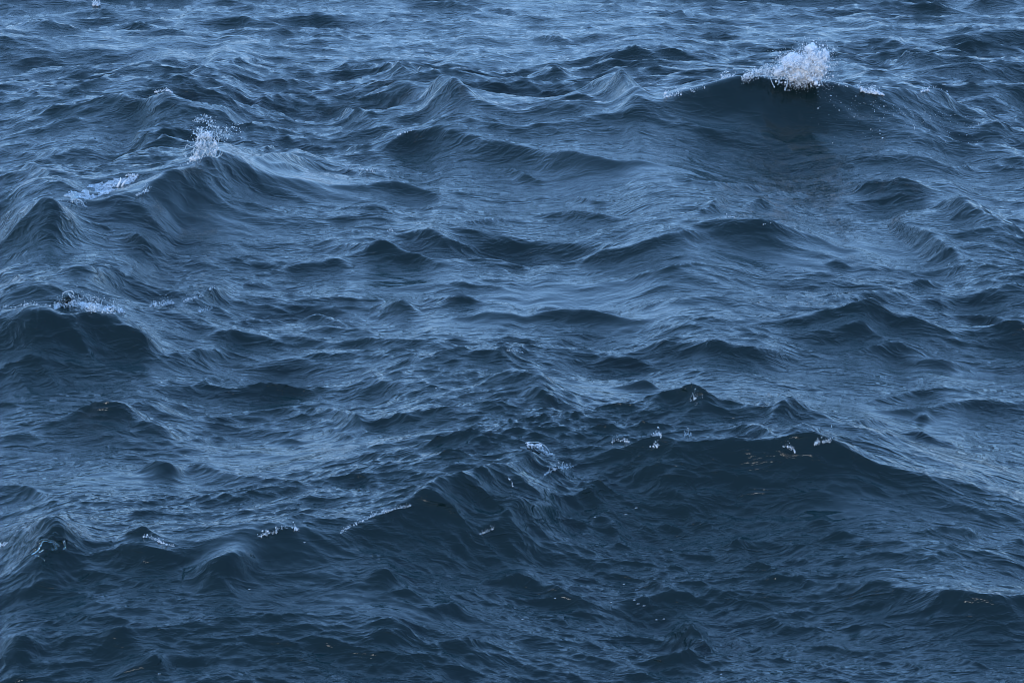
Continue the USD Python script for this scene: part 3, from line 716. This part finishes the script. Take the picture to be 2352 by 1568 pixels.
def foam_sheet(name, label, c, r, poly, thr, seed, sc=(0.09, 0.16), lift=0.008, mat=None, group=None, soft=0.25):
    """a patch of foam lying on the water, with holes where the water shows through"""
    q = [T(c, r, *p) for p in poly]
    us = [p[0] for p in q]; vs = [p[1] for p in q]
    idx = np.nonzero((AU > min(us)) & (AU < max(us)) & (AV > min(vs)) & (AV < max(vs)))[0]
    idx = idx[inside(AU[idx], AV[idx], q)]
    d0 = np.median(alldep[idx]); idx = idx[np.abs(alldep[idx] - d0) < 3.5]
    keep = np.zeros(len(V), bool); keep[idx] = True
    faces = F[keep[F].all(1)]
    cen = V[faces].mean(1)
    # 0 at the rim of the patch, 1 inside
    cu, cv = AU[faces].mean(1), AV[faces].mean(1)
    E = np.array(q); dist = np.full(len(cu), 1e9)
    for i in range(len(E)):
        a, b = E[i - 1], E[i]; e = b - a
        t = np.clip(((cu - a[0]) * e[0] + (cv - a[1]) * e[1]) / (e @ e + 1e-9), 0, 1)
        dist = np.minimum(dist, np.hypot(cu - a[0] - t * e[0], cv - a[1] - t * e[1]))
    rim = np.clip(dist / (soft * 0.35 * (max(vs) - min(vs)) + 1e-6), 0, 1)
    nz = meshkit.fbm(np.stack([cen[:, 0] / sc[0], cen[:, 1] / sc[1], cen[:, 2] / 0.2], 1), 4, seed)
    sel = nz * (0.55 + 0.45 * rim) > thr
    faces = faces[sel]
    uq, inv = np.unique(faces, return_inverse=True)
    v = V[uq].copy()
    v[:, 2] += lift + 0.016 * (meshkit.fbm(v / 0.03, 2, seed) - 0.3)
    fq = inv.reshape(faces.shape)
    o = thing(name, label, 'foam', v.mean(0), group)
    part(o, 'foam_film', trimesh.Trimesh(v, np.vstack([fq[:, [0, 1, 2]], fq[:, [0, 2, 3]]]), process=False), mat or foam_mat, 'stuff')
    return o

# ------------------------------------------------------------------ the breaking plume at upper right
rng = np.random.default_rng(301)
c0, m = at(2, 0, 830, 575, 14)
DEEP = np.array([0, 1.0, 0])


def air(c, r, x, y, origin_y):
    """the point of the sight line at the distance of a vertical plane across the view"""
    u, v = T(c, r, x, y); d = ray(u, v)
    return CAM + d * (origin_y / d[1])


def cloud(c, r, blobs, n, y0, thick, rng):
    """n points scattered in soft round clouds (x, y, rx, ry, weight), with some depth"""
    w = np.array([b[4] for b in blobs], float); which = rng.choice(len(blobs), n, p=w / w.sum())
    out = []
    for k in which:
        x, y, rx, ry, _ = blobs[k]
        a, rr = rng.uniform(0, 2 * math.pi), abs(rng.normal(0, 0.62)) ** 0.9
        out.append(air(c, r, x + rx * rr * math.cos(a), y + ry * rr * math.sin(a), y0 + rng.normal(0, thick)))
    return np.array(out)


plume = thing('breaking_splash', 'large white burst of spray breaking over the crest of the tallest wave', 'splash', c0)
core_blobs = [(735, 425, 75, 55, 2.6), (790, 450, 70, 62, 3), (850, 465, 80, 70, 3), (945, 445, 65, 85, 3), (915, 385, 70, 60, 2.2), (790, 530, 100, 45, 2), (890, 540, 90, 40, 1.8), (680, 485, 55, 40, 1.1), (885, 340, 60, 32, 0.8), (980, 380, 40, 50, 0.8)]
part(plume, 'foam_core', lumps(cloud(2, 0, core_blobs, 1900, c0[1] - 0.05, 0.09, rng), np.exp(rng.normal(math.log(2.8 * m), 0.55, 1900)), rng), foam_mat, 'stuff')
halo = [(830, 450, 170, 130, 4), (890, 380, 120, 85, 3), (960, 440, 90, 110, 3), (720, 430, 95, 75, 2), (850, 560, 180, 50, 3), (790, 590, 120, 35, 1)]
P_ = cloud(2, 0, halo, 9000, c0[1], 0.12, rng)
part(plume, 'spray_drops', beads(P_, np.exp(rng.normal(math.log(1.2 * m), 0.5, 9000)), rng, ICO0), foam_mat, 'stuff')
import manifold3d as m3d
mb = m3d.Manifold()
for x, y, rx, ry, w_ in core_blobs:
    p_ = air(2, 0, x, y, c0[1])
    mb = mb + m3d.Manifold.sphere(1.0, 32).scale((rx * m * 0.68, 0.13, ry * m * 0.70)).translate(tuple(p_))
mq = mb.refine_to_length(0.016).to_mesh()
g = trimesh.Trimesh(mq.vert_properties[:, :3], mq.tri_verts); trimesh.smoothing.filter_taubin(g, iterations=8)
g.vertices = g.vertices + g.vertex_normals * (0.20 * (meshkit.fbm(g.vertices / 0.085, 4, 12) - 0.52))[:, None]
part(plume, 'white_water', g, foam_mat)
# threads of water hanging over the face, left and under the burst
for (x0, y0, x1, y1, x2, y2, wd) in [(600, 520, 612, 560, 632, 600, 6), (650, 510, 660, 560, 655, 585, 5), (700, 520, 722, 560, 705, 618, 9), (690, 530, 672, 545, 668, 572, 5), (745, 540, 738, 570, 742, 588, 6), (815, 560, 838, 580, 842, 606, 7), (870, 560, 880, 575, 884, 594, 6), (575, 505, 560, 520, 566, 536, 4), (930, 540, 955, 560, 962, 590, 5), (640, 545, 600, 540, 575, 520, 4)]:
    p = [air(2, 0, x0, y0, c0[1] - 0.05), air(2, 0, x1, y1, c0[1] - 0.13), air(2, 0, x2, y2, c0[1] - 0.2)]
    part(plume, 'hanging_thread', cat_([tube(p, [wd * m * 0.55, wd * m * 0.4, wd * m * 0.45]), beads([p[-1]], [wd * m * 0.8], rng)]), drop_mat)
# web of threads along the lip to the left
for k in range(34):
    x = rng.uniform(420, 640); y = np.interp(x, [410, 470, 560, 640], [545, 505, 470, 470]) + rng.uniform(-12, 38)
    x2, y2 = x + rng.uniform(12, 52), y + rng.uniform(-30, 14)
    p = [air(2, 0, x, y, c0[1] + rng.normal(0, 0.05)), air(2, 0, (x + x2) / 2, (y + y2) / 2 - rng.uniform(2, 14), c0[1] - 0.05), air(2, 0, x2, y2, c0[1] + rng.normal(0, 0.05))]
    part(plume, 'lip_thread', tube(p, [2.4 * m, 1.7 * m, 2.6 * m]), drop_mat)
LIP = [(410, 548, 12), (450, 520, 22), (520, 500, 30), (580, 495, 36), (640, 510, 40)]
lip = []
for k in range(900):
    x = rng.uniform(405, 690); y = np.interp(x, [p[0] for p in LIP], [p[1] for p in LIP]) + rng.normal(0, 16)
    lip.append(air(2, 0, x, y, c0[1] + rng.normal(0, 0.06)))
part(plume, 'lip_drops', beads(lip, np.exp(rng.normal(math.log(1.9 * m), 0.5, len(lip))), rng, ICO0), foam_mat, 'stuff')

crest_spray('crest_splash', 'small white tuft of spray on the crest left of the large burst', 2, 0, [(262, 560, 30), (300, 548, 60), (335, 545, 66), (368, 548, 30)], 420, 5, 50, 311, foam=0.45, category='splash')
crest_spray('crest_spray', 'long thin row of drops climbing the crest towards the large burst', 2, 0, [(-130, 668, 26), (-40, 652, 36), (30, 640, 46), (110, 625, 24), (190, 590, 20), (250, 562, 30)], 330, 4.5, 34, 312, foam=0.3)
crest_spray('crest_foam', 'white foam tumbling on the crest just right of the large burst', 2, 0, [(1205, 612, 34), (1260, 632, 40), (1320, 640, 34), (1385, 650, 16)], 260, 6, 34, 313, foam=0.8, category='foam')
crest_spray('crest_foam', 'short low dab of white foam beneath the right edge of the large burst', 2, 0, [(1060, 588, 10), (1100, 592, 16), (1150, 600, 12)], 90, 5, 12, 314, foam=0.8, category='foam')
crest_spray('crest_foam', 'pale foam edging the low saddle of crest before the dark wave at right', 2, 0, [(1640, 632, 14), (1690, 622, 26), (1740, 630, 22), (1830, 650, 12)], 170, 5, 20, 315, foam=0.8, category='foam')

# drops that rain down the face of the tallest wave
rng = np.random.default_rng(330)
sp = []
for k in range(330):
    x = rng.uniform(820, 2050); y = np.interp(x, [820, 1300, 2050], [600, 680, 830]) + rng.exponential(130)
    if y < 1010: sp.append((hit(*T(2, 0, x, y)) + rng.normal(0, 1, 3) * [0.03, 0.06, 0.012] + [0, 0, 0.012], rng))
P_ = np.array([q[0] for q in sp])
o = thing('falling_drops', 'scattered small drops raining onto the green face of the tallest wave', 'drops', P_.mean(0))
part(o, 'water_drops', beads(P_, np.exp(rng.normal(math.log(0.0036), 0.45, len(P_))), rng, ICO0, 0.5), drop_mat, 'stuff')

# ------------------------------------------------------------------ the splash crown at left
rng = np.random.default_rng(340)
c1, m1 = at(0, 0, 1415, 1105, 12)
crown = thing('splash_crown', 'glassy upright crown of splashing water on a pointed wave crest', 'splash', c1)
Y1 = c1[1] + 0.02
A_ = lambda x, y, dy=0.0: air(0, 0, x, y, Y1 + dy)
for k in range(26):
    x0 = rng.uniform(1335, 1495); y0 = 1105 - 30 * abs(math.sin((x0 - 1335) / 60))
    side = (x0 - 1415) / 80
    x1 = 1415 + side * rng.uniform(50, 92) + rng.normal(0, 10); y1 = rng.uniform(895, 1010) + 40 * abs(side)
    xm = (x0 + x1) / 2 + side * 18 + rng.normal(0, 18); ym = (y0 + y1) / 2 + rng.normal(0, 8)
    d0, d1 = rng.normal(0, 0.03), rng.normal(0, 0.07)
    rr = rng.uniform(1.2, 3.2)
    part(crown, 'water_thread', cat_([tube([A_(x0, y0, d0), A_(xm, ym, (d0 + d1) / 2), A_(x1, y1, d1)], [3.4 * m1, rr * m1, rr * 0.8 * m1], 6), beads([A_(x1, y1, d1)], [rr * 1.7 * m1], rng)]), drop_mat)
for k in range(40):
    x0 = rng.uniform(1350, 1490); y0 = rng.uniform(900, 1050); x1 = x0 + rng.uniform(-45, 45); y1 = y0 + rng.uniform(-30, 30)
    d0 = rng.normal(0, 0.05)
    part(crown, 'cross_thread', tube([A_(x0, y0, d0), A_((x0 + x1) / 2, (y0 + y1) / 2 - 7, d0), A_(x1, y1, d0)], [2.2 * m1, 1.3 * m1, 2.0 * m1], 6), drop_mat)
for (pts, w) in [([(1380, 998), (1345, 1000), (1318, 1012), (1290, 1000), (1275, 1025)], 3.0), ([(1325, 1095), (1345, 1060), (1370, 1010), (1360, 960), (1400, 905)], 4.5), ([(1485, 1065), (1500, 1010), (1505, 960), (1490, 930)], 4.0)]:
    part(crown, 'water_arm', tube([A_(*p) for p in pts], [w * m1 * 1.2] + [w * m1 * 0.8] * (len(pts) - 1)), drop_mat)
CW = [(1375, 1000, 26, 40, 2), (1400, 940, 34, 26, 2), (1445, 935, 30, 26, 2), (1485, 990, 20, 42, 2), (1360, 1060, 20, 26, 1.5), (1410, 1000, 50, 40, 1), (1340, 1095, 26, 16, 1), (1470, 1050, 20, 26, 1)]
part(crown, 'white_water', lumps(cloud(0, 0, CW, 420, Y1, 0.05, rng), np.exp(rng.normal(math.log(3.4 * m1), 0.45, 420)), rng), foam_mat, 'stuff')
DR = [(1360, 828, 30, 20), (1412, 812, 40, 22), (1450, 858, 34, 30), (1375, 905, 40, 30), (1510, 905, 60, 40), (1570, 880, 70, 50), (1620, 900, 60, 45), (1545, 950, 60, 35), (1440, 950, 90, 60), (1400, 1000, 80, 70), (1350, 1105, 40, 20), (1300, 1130, 40, 14)]
WT = np.array([2, 2, 3, 3, 2.4, 1.6, 1.2, 1.2, 5, 4, 2, 1.2]); DP = []
for k in rng.choice(len(DR), 560, p=WT / WT.sum()):
    x, y, rx, ry = DR[k]; DP.append(A_(x + rng.normal(0, rx * 0.6), y + rng.normal(0, ry * 0.6), rng.normal(0, 0.06)))
part(crown, 'flying_drops', beads(DP, np.exp(rng.normal(math.log(2.5 * m1), 0.4, len(DP))), rng, ICO1), drop_mat, 'stuff')

# ------------------------------------------------------------------ foam sheet and shards behind the left crest
foam_sheet('foam_patch', 'lacy white foam sheet sliding over the crest left of the splash crown', 0, 0,
           [(390, 1352), (470, 1318), (560, 1290), (680, 1262), (790, 1235), (900, 1200), (975, 1205), (930, 1262), (830, 1310), (740, 1350), (640, 1385), (540, 1382), (450, 1366)], 0.47, 41, (0.10, 0.22), mat=lace_mat)
rng = np.random.default_rng(350)
c2, m2 = at(0, 0, 830, 1270, 12)
o = thing('water_shards', 'two pale upright blades of water standing in the lacy foam sheet', 'splash', c2)
for pts, w in [([(808, 1290), (822, 1262), (832, 1238), (828, 1222)], 9), ([(838, 1288), (852, 1262), (866, 1246), (872, 1240)], 7)]:
    part(o, 'water_blade', tube([air(0, 0, x, y, c2[1]) for x, y in pts], [w * m2, 0.9 * w * m2, 0.6 * w * m2, 0.25 * w * m2]), foam_mat)
c3, m3 = at(0, 0, 540, 1385, 12)
o = thing('dripping_lip', 'glassy lip of water dripping over the crest under the lacy foam sheet', 'splash', c3)
A_ = lambda x, y, dy=0.0: air(0, 0, x, y, c3[1] - 0.06 + dy)
for pts, w in [([(485, 1378), (520, 1372), (550, 1378), (568, 1392), (580, 1415), (594, 1428)], 8), ([(440, 1350), (470, 1352), (500, 1362), (530, 1372)], 6), ([(520, 1375), (528, 1388), (526, 1402)], 5), ([(500, 1372), (496, 1390), (500, 1400)], 4), ([(568, 1392), (572, 1410), (566, 1420)], 4)]:
    part(o, 'drip', cat_([tube([A_(*p) for p in pts], [w * m3 * 0.8] + [w * m3 * 0.55] * (len(pts) - 2) + [w * m3 * 0.75]), beads([A_(*pts[-1])], [w * m3], rng)]), drop_mat)
g = trimesh.creation.icosphere(3); g.vertices = A_(512, 1348, 0.05) + g.vertices * np.array([32 * m3, 0.06, 30 * m3])
part(o, 'water_bubble', g, film_mat)
DP = [A_(rng.normal(520, 40), rng.normal(1392, 16), rng.normal(0, 0.03)) for k in range(60)]
part(o, 'water_drops', beads(DP, np.exp(rng.normal(math.log(3 * m3), 0.4, 60)), rng), drop_mat, 'stuff')
crest_spray('crest_spray', 'glassy sprig of drops on the dark crest right of the lacy foam', 0, 0, [(935, 1348, 8), (970, 1338, 16), (1005, 1318, 34), (1038, 1310, 40)], 120, 5, 24, 361, foam=0.1, strands=8)
crest_spray('crest_spray', 'thin line of white beads on the ridge above the lacy foam', 0, 0, [(860, 1212, 8), (900, 1206, 12), (960, 1212, 8)], 60, 5, 10, 362, foam=0.5)

# ------------------------------------------------------------------ the long white splash at the left edge
crest_spray('crest_splash', 'long row of white splashing foam along the large wave at the left edge', 0, 1,
            [(375, 548, 20), (420, 535, 60), (470, 535, 90), (540, 540, 110), (600, 560, 80), (680, 570, 90), (760, 575, 90), (820, 580, 70), (860, 575, 36)], 1100, 5.5, 60, 371, foam=0.30, strands=26, category='splash')
foam_sheet('foam_patch', 'white churned foam under the long splash at the left edge', 0, 1, [(375, 535), (450, 515), (560, 515), (680, 530), (790, 545), (865, 560), (845, 592), (770, 590), (660, 572), (540, 560), (420, 556)], 0.50, 42, (0.07, 0.14), mat=lace_mat)
rng = np.random.default_rng(380)
c4, m4 = at(0, 1, 470, 490, 20)
o = thing('water_hood', 'rounded glassy hood of water rearing behind the long white splash', 'splash', c4)
g = trimesh.creation.icosphere(4); v = g.vertices.copy()
v *= 1 + 0.5 * (meshkit.fbm(v * 1.9 + 5, 3, 8) - 0.5)[:, None]
g.vertices = air(0, 1, 466, 484, c4[1]) + v * np.array([36 * m4, 0.08, 30 * m4])
part(o, 'hood', g, water_mat)
for pts, w in [([(492, 440), (505, 448), (508, 462)], 6), ([(470, 450), (480, 470), (494, 484)], 6), ([(430, 470), (440, 450), (460, 440), (500, 436)], 5)]:
    part(o, 'highlight_rib', tube([air(0, 1, x, y, c4[1] - 0.09) for x, y in pts], [w * m4 * 0.5, w * m4 * 0.6, w * m4 * 0.4]), drop_mat)  # thin tubes modelled in place of the highlights on the dark hood
crest_spray('crest_splash', 'white splash in the trough right of the long left splash', 0, 1, [(1035, 540, 16), (1090, 535, 40), (1150, 525, 50), (1200, 520, 30)], 340, 4.5, 36, 372, foam=0.35, strands=8, category='splash')
crest_spray('crest_spray', 'sparse drops leading up to the hooked wave tip', 0, 1, [(1255, 510, 20), (1310, 500, 30), (1370, 480, 30), (1400, 470, 16)], 120, 4.5, 24, 373, foam=0.2)
crest_spray('crest_spray', 'loose drops falling under the hooked wave tip', 0, 1, [(1370, 570, 30), (1410, 575, 40), (1460, 565, 40)], 120, 4, 40, 374, foam=0.1)
crest_spray('crest_spray', 'few glassy beads at the very top of the hooked wave tip', 0, 1, [(1440, 435, 20), (1465, 415, 26), (1485, 425, 16)], 36, 6, 20, 375, foam=0.0)
crest_spray('crest_spray', 'beads strung along the crest at the far left edge', 0, 1, [(20, 545, 10), (100, 550, 10), (190, 528, 22), (240, 532, 10), (350, 540, 14)], 130, 5, 14, 376, foam=0.1)

# ------------------------------------------------------------------ the glassy dome in the middle
rng = np.random.default_rng(390)
c5, m5 = at(1, 1, 1350, 1530, 10)
o = thing('water_dome', 'clear streaked dome of water bulging behind the big foreground crest', 'splash', c5)
g = trimesh.creation.icosphere(4); v = g.vertices.copy()
v *= 1 + 0.65 * (meshkit.fbm(v * 1.8 + 2, 3, 4) - 0.5)[:, None]
ang = math.radians(-24)
w_x, w_z = v[:, 0] * 78 * m5, v[:, 2] * 38 * m5
g.vertices = air(1, 1, 1358, 1532, c5[1] + 0.03) + np.stack([w_x * math.cos(ang) - w_z * math.sin(ang), v[:, 1] * 0.08, w_x * math.sin(ang) + w_z * math.cos(ang)], 1)
g.vertices = g.vertices - [0, 0, 16 * m5]
part(o, 'dome', g, water_mat)
DP = []
for k in range(110):
    t_ = rng.uniform(0, 1); x_ = 1275 + 165 * t_; y_ = 1478 + 72 * t_ ** 1.6 + rng.exponential(9) + (12 * math.sin(9 * t_))
    DP.append(air(1, 1, x_ + rng.normal(0, 6), y_, c5[1] - 0.04 + rng.normal(0, 0.02)))
part(o, 'foam_flecks', lumps(np.array(DP), np.exp(rng.normal(math.log(2.6 * m5), 0.5, 110)), rng), foam_mat, 'stuff')
for pts, w in [([(1285, 1468), (1340, 1462), (1390, 1480), (1425, 1515), (1440, 1548)], 6), ([(1300, 1475), (1350, 1500), (1390, 1530), (1430, 1552)], 4), ([(1320, 1490), (1345, 1520), (1390, 1545)], 4), ([(1345, 1518), (1380, 1516), (1420, 1535)], 5), ([(1270, 1470), (1290, 1462), (1312, 1468)], 7)]:
    part(o, 'highlight_rib', tube([air(1, 1, x, y + 14, c5[1] - 0.05) for x, y in pts], [w * m5 * 0.22] + [w * m5 * 0.38] * (len(pts) - 2) + [w * m5 * 0.2]), drop_mat)  # thin pale tubes shaped as the dome's bright streaks and glints

# ------------------------------------------------------------------ small breaking spots on the foreground crest
crest_spray('crest_spray', 'broken glassy edge of the dark hump right of the clear dome', 1, 1, [(1860, 1478, 16), (1900, 1465, 24), (1950, 1470, 18), (1985, 1478, 12)], 120, 5, 20, 401, foam=0.15, strands=4)
crest_spray('crest_spray', 'upright sprig of drops on the highest knob of the foreground crest', 1, 1, [(2150, 1440, 20), (2180, 1430, 44), (2205, 1440, 26)], 90, 6, 34, 402, foam=0.2, strands=6)
crest_spray('crest_spray', 'short trickle of drops down the face under the highest knob', 1, 1, [(2130, 1505, 14), (2160, 1510, 36), (2190, 1500, 20)], 50, 6, 24, 403, foam=0.2)
crest_spray('crest_spray', 'row of bright beads over the small ridge on the foreground face', 1, 2, [(1400, 140, 12), (1440, 108, 22), (1500, 90, 26), (1575, 90, 26), (1600, 80, 16)], 190, 5, 20, 404, foam=0.15, strands=4)
crest_spray('crest_spray', 'tiny knot of bright drops low on the foreground wave face', 1, 2, [(950, 545, 8), (1000, 530, 18), (1050, 505, 20)], 90, 4.5, 14, 405, foam=0.2)
crest_spray('crest_spray', 'short bright drip at the right end of the dark hump', 1, 2, [(1150, 160, 10), (1172, 190, 24), (1182, 215, 18)], 40, 5, 14, 406, foam=0.1)
crest_spray('crest_spray', 'spiky sprig of spray on the peaked wave above the foreground crest', 2, 1, [(10, 1215, 16), (60, 1190, 34), (100, 1170, 52), (135, 1175, 44)], 150, 4.5, 40, 407, foam=0.2, strands=10)
crest_spray('crest_spray', 'little glassy knot of drops below the peaked wave', 2, 1, [(10, 1430, 20), (35, 1420, 40), (58, 1430, 20)], 60, 5, 30, 408, foam=0.05, strands=3)
crest_spray('crest_spray', 'curl of bright water dripping from the right part of the foreground crest', 2, 1, [(690, 1508, 12), (730, 1512, 26), (765, 1530, 22), (778, 1555, 10)], 110, 5.5, 20, 409, foam=0.2, strands=6)
crest_spray('crest_splash', 'forked jet of water leaping from the right end of the foreground crest', 2, 1, [(905, 1490, 16), (950, 1480, 30), (985, 1472, 50), (1010, 1468, 44), (1040, 1480, 16)], 170, 5, 36, 410, foam=0.15, strands=14, category='splash')
crest_spray('crest_spray', 'string of beads up the left flank of the foreground crest', 1, 2, [(0, 528, 24), (80, 485, 30), (150, 455, 30), (230, 415, 34), (300, 395, 30), (380, 372, 18), (480, 345, 14)], 420, 5, 28, 411, foam=0.12)
crest_spray('crest_spray', 'glassy broken lip with beads on the low left part of the foreground crest', 0, 2, [(1770, 572, 16), (1810, 552, 20), (1890, 530, 26), (1960, 505, 32), (2000, 498, 36), (2060, 520, 16)], 200, 5.5, 26, 412, foam=0.12, strands=10)
crest_spray('crest_spray', 'cluster of bright drops sliding down behind the dripping glassy wave', 0, 2, [(985, 560, 10), (1040, 575, 20), (1090, 590, 22), (1135, 612, 16), (1200, 628, 8)], 170, 6, 18, 413, foam=0.15)
foam_sheet('foam_patch', 'small white foam streak at the lower left edge', 0, 2, [(-20, 612), (40, 600), (95, 606), (60, 628), (0, 645), (-20, 645)], 0.47, 43, (0.05, 0.1), mat=lace_mat)

# ------------------------------------------------------------------ the dripping glassy wave tip at lower left
rng = np.random.default_rng(420)
c6, m6 = at(0, 2, 360, 600, 10)
o = thing('dripping_wave_tip', 'dark glassy wave tip curling over with hanging drops at lower left', 'splash', c6)
A_ = lambda x, y, dy=0.0: air(0, 2, x, y, c6[1] - 0.03 + dy)
pts = [(258, 600, 26), (290, 570, 36), (335, 562, 40), (385, 566, 38), (428, 574, 34), (450, 600, 26)]
body = m3d.Manifold()
for (x0, y0, r0), (x1, y1, r1) in zip(pts[:-1], pts[1:]):
    ss = [m3d.Manifold.sphere(r_ * m6, 28).translate(tuple(A_(x_, y_, 0.03))) for x_, y_, r_ in ((x0, y0, r0), (x1, y1, r1))]
    body = body + m3d.Manifold.batch_hull(ss)
mm = body.refine_to_length(0.007).to_mesh()
g = trimesh.Trimesh(mm.vert_properties[:, :3], mm.tri_verts); lo_, hi_ = g.bounds; trimesh.smoothing.filter_taubin(g, iterations=6); g.vertices = np.clip(np.nan_to_num(g.vertices, nan=0), lo_, hi_)
g.vertices = g.vertices + np.nan_to_num(g.vertex_normals) * (0.034 * (meshkit.fbm(g.vertices / 0.045, 3, 6) - 0.5))[:, None] + [0, 0.05, -0.034]
part(o, 'water_hood', g, water_mat)
def flat_tube(path, radii, squash):
    g = tube(path, radii, 12); cy = np.mean([p[1] for p in path]); g.vertices[:, 1] = cy + (g.vertices[:, 1] - cy) * squash; return g
part(o, 'water_arch', flat_tube([A_(350, 596, -0.045), A_(318, 582, -0.05), A_(288, 588, -0.06), A_(268, 620, -0.07), A_(244, 656, -0.075), A_(215, 682, -0.07)], [7 * m6, 9 * m6, 11 * m6, 17 * m6, 14 * m6, 5 * m6], 0.6), clear_mat)
for pp, w, br in [([(240, 690), (268, 694), (292, 708), (312, 724)], 6, 9), ([(348, 598), (354, 622), (361, 648)], 4, 8), ([(372, 606), (380, 625), (386, 640)], 9, 11), ([(440, 588), (446, 615), (446, 642)], 9, 12), ([(262, 668), (285, 660), (300, 650)], 5, 4), ([(340, 590), (370, 596), (392, 612), (402, 622)], 10, 7)]:
    part(o, 'hanging_finger', cat_([tube([A_(x, y, -0.06) for x, y in pp], [w * m6] + [w * 0.6 * m6] * (len(pp) - 1)), beads([A_(*pp[-1], -0.06)], [br * m6], rng, ICO2, 0.15)]), clear_mat)
for pp, w in [([(352, 598), (318, 577), (286, 580), (268, 604), (262, 640)], 2.4), ([(345, 590), (360, 586), (385, 600), (398, 612)], 5), ([(438, 590), (450, 600), (455, 625), (440, 610)], 5), ([(232, 668), (222, 680), (214, 686)], 3.2), ([(250, 664), (270, 658), (298, 652)], 3), ([(300, 722), (308, 730)], 7), ([(236, 690), (262, 690), (284, 700)], 2.6), ([(358, 540), (380, 530), (400, 545)], 2.2), ([(428, 545), (440, 556), (446, 572)], 2.6)]:
    part(o, 'highlight_rim', tube([A_(x, y, -0.085) for x, y in pp], [w * m6 * 0.36, w * m6 * 0.5, w * m6 * 0.25]), clear_mat)  # rim highlights of the tip, built as thin clear tubes

# ------------------------------------------------------------------ far and minor breaking spots
crest_spray('crest_splash', 'small round splash of white water at the top edge left', 0, 0, [(640, 30, 30), (662, 28, 60), (690, 34, 40)], 260, 4, 40, 431, foam=0.4, category='splash')
crest_spray('crest_spray', 'thin foam along the top of the dark wave behind the splash crown', 0, 0, [(1065, 640, 12), (1105, 628, 18), (1150, 622, 16), (1190, 640, 12)], 110, 4.5, 14, 432, foam=0.4)
crest_spray('crest_spray', 'bubbly broken edge on the small dark wave above the middle', 1, 0, [(20, 1142, 8), (80, 1155, 14), (120, 1165, 14), (230, 1180, 12), (310, 1180, 12)], 150, 4.5, 12, 433, foam=0.15)
crest_spray('crest_spray', 'faint beads on the shoulder of the long dark wave in the upper middle', 1, 0, [(385, 935, 12), (440, 915, 18), (500, 898, 12)], 90, 4, 14, 434, foam=0.2)
crest_spray('crest_spray', 'bright flecks on the crest of the dark wave at mid right', 2, 0, [(240, 1515, 10), (300, 1500, 18), (345, 1498, 14), (430, 1515, 10)], 130, 4.5, 14, 435, foam=0.25)
crest_spray('crest_spray', 'bright flecks on the right shoulder of the mid right dark wave', 2, 0, [(555, 1545, 8), (600, 1540, 14), (655, 1545, 10)], 70, 4.5, 12, 436, foam=0.3)
crest_spray('crest_spray', 'tiny bright drops at the tip of the double peak left of the middle', 1, 1, [(315, 25, 8), (340, 18, 14), (358, 30, 8)], 36, 4.5, 12, 437, foam=0.2)
crest_spray('crest_spray', 'beads on the ruffled crest behind the peaked wave in the middle', 1, 1, [(1140, 850, 8), (1200, 848, 14), (1255, 866, 10)], 80, 4.5, 12, 438, foam=0.1)

# bubbles that float on the dark water of the foreground
rng = np.random.default_rng(440)
BUB = [(1, 2, 1960, 402), (1, 2, 2030, 365), (1, 2, 1750, 428), (1, 2, 2018, 1000), (1, 2, 2046, 1022), (1, 2, 2085, 1028), (1, 2, 2168, 1130), (1, 2, 2220, 1138), (1, 2, 1862, 1012), (1, 2, 1946, 882), (0, 2, 2095, 598), (0, 2, 1715, 920), (0, 2, 1095, 1497), (1, 2, 1480, 988), (1, 2, 1252, 1132), (1, 1, 590, 1076), (1, 1, 652, 1108), (1, 1, 808, 1108), (1, 1, 866, 776), (1, 2, 2240, 1390), (2, 2, 158, 1392), (2, 2, 270, 1505)]
first = None
for c, r, x, y in BUB:
    p = hit(*T(c, r, x, y))
    if first is None:
        first = thing('foam_bubble', 'tiny pale bubble floating on the dark water', 'bubble', p, 'bubbles floating on the dark water')
        dome_ = trimesh.creation.icosphere(2); dome_.vertices = dome_.vertices * [0.0055, 0.0055, 0.0038] + p
        part(first, 'bubble_film', dome_, drop_mat)
        ring = beads([p + [0.008, 0.003, 0.0], p + [-0.0065, -0.004, 0]], [0.0026, 0.0022], rng)
        part(first, 'bubble_cluster', ring, drop_mat)
    else:
        o = UsdGeom.Xform.Define(stage, path_for('/World', 'foam_bubble'))
        o.GetPrim().GetReferences().AddInternalReference(first[0].GetPath())
        o.GetPrim().SetInstanceable(True)
        o.GetPrim().GetAttribute('xformOp:translate').Set(Gf.Vec3d(*map(float, p)))
        for k_, v_ in first[0].GetCustomData().items(): o.GetPrim().SetCustomDataByKey(k_, v_)
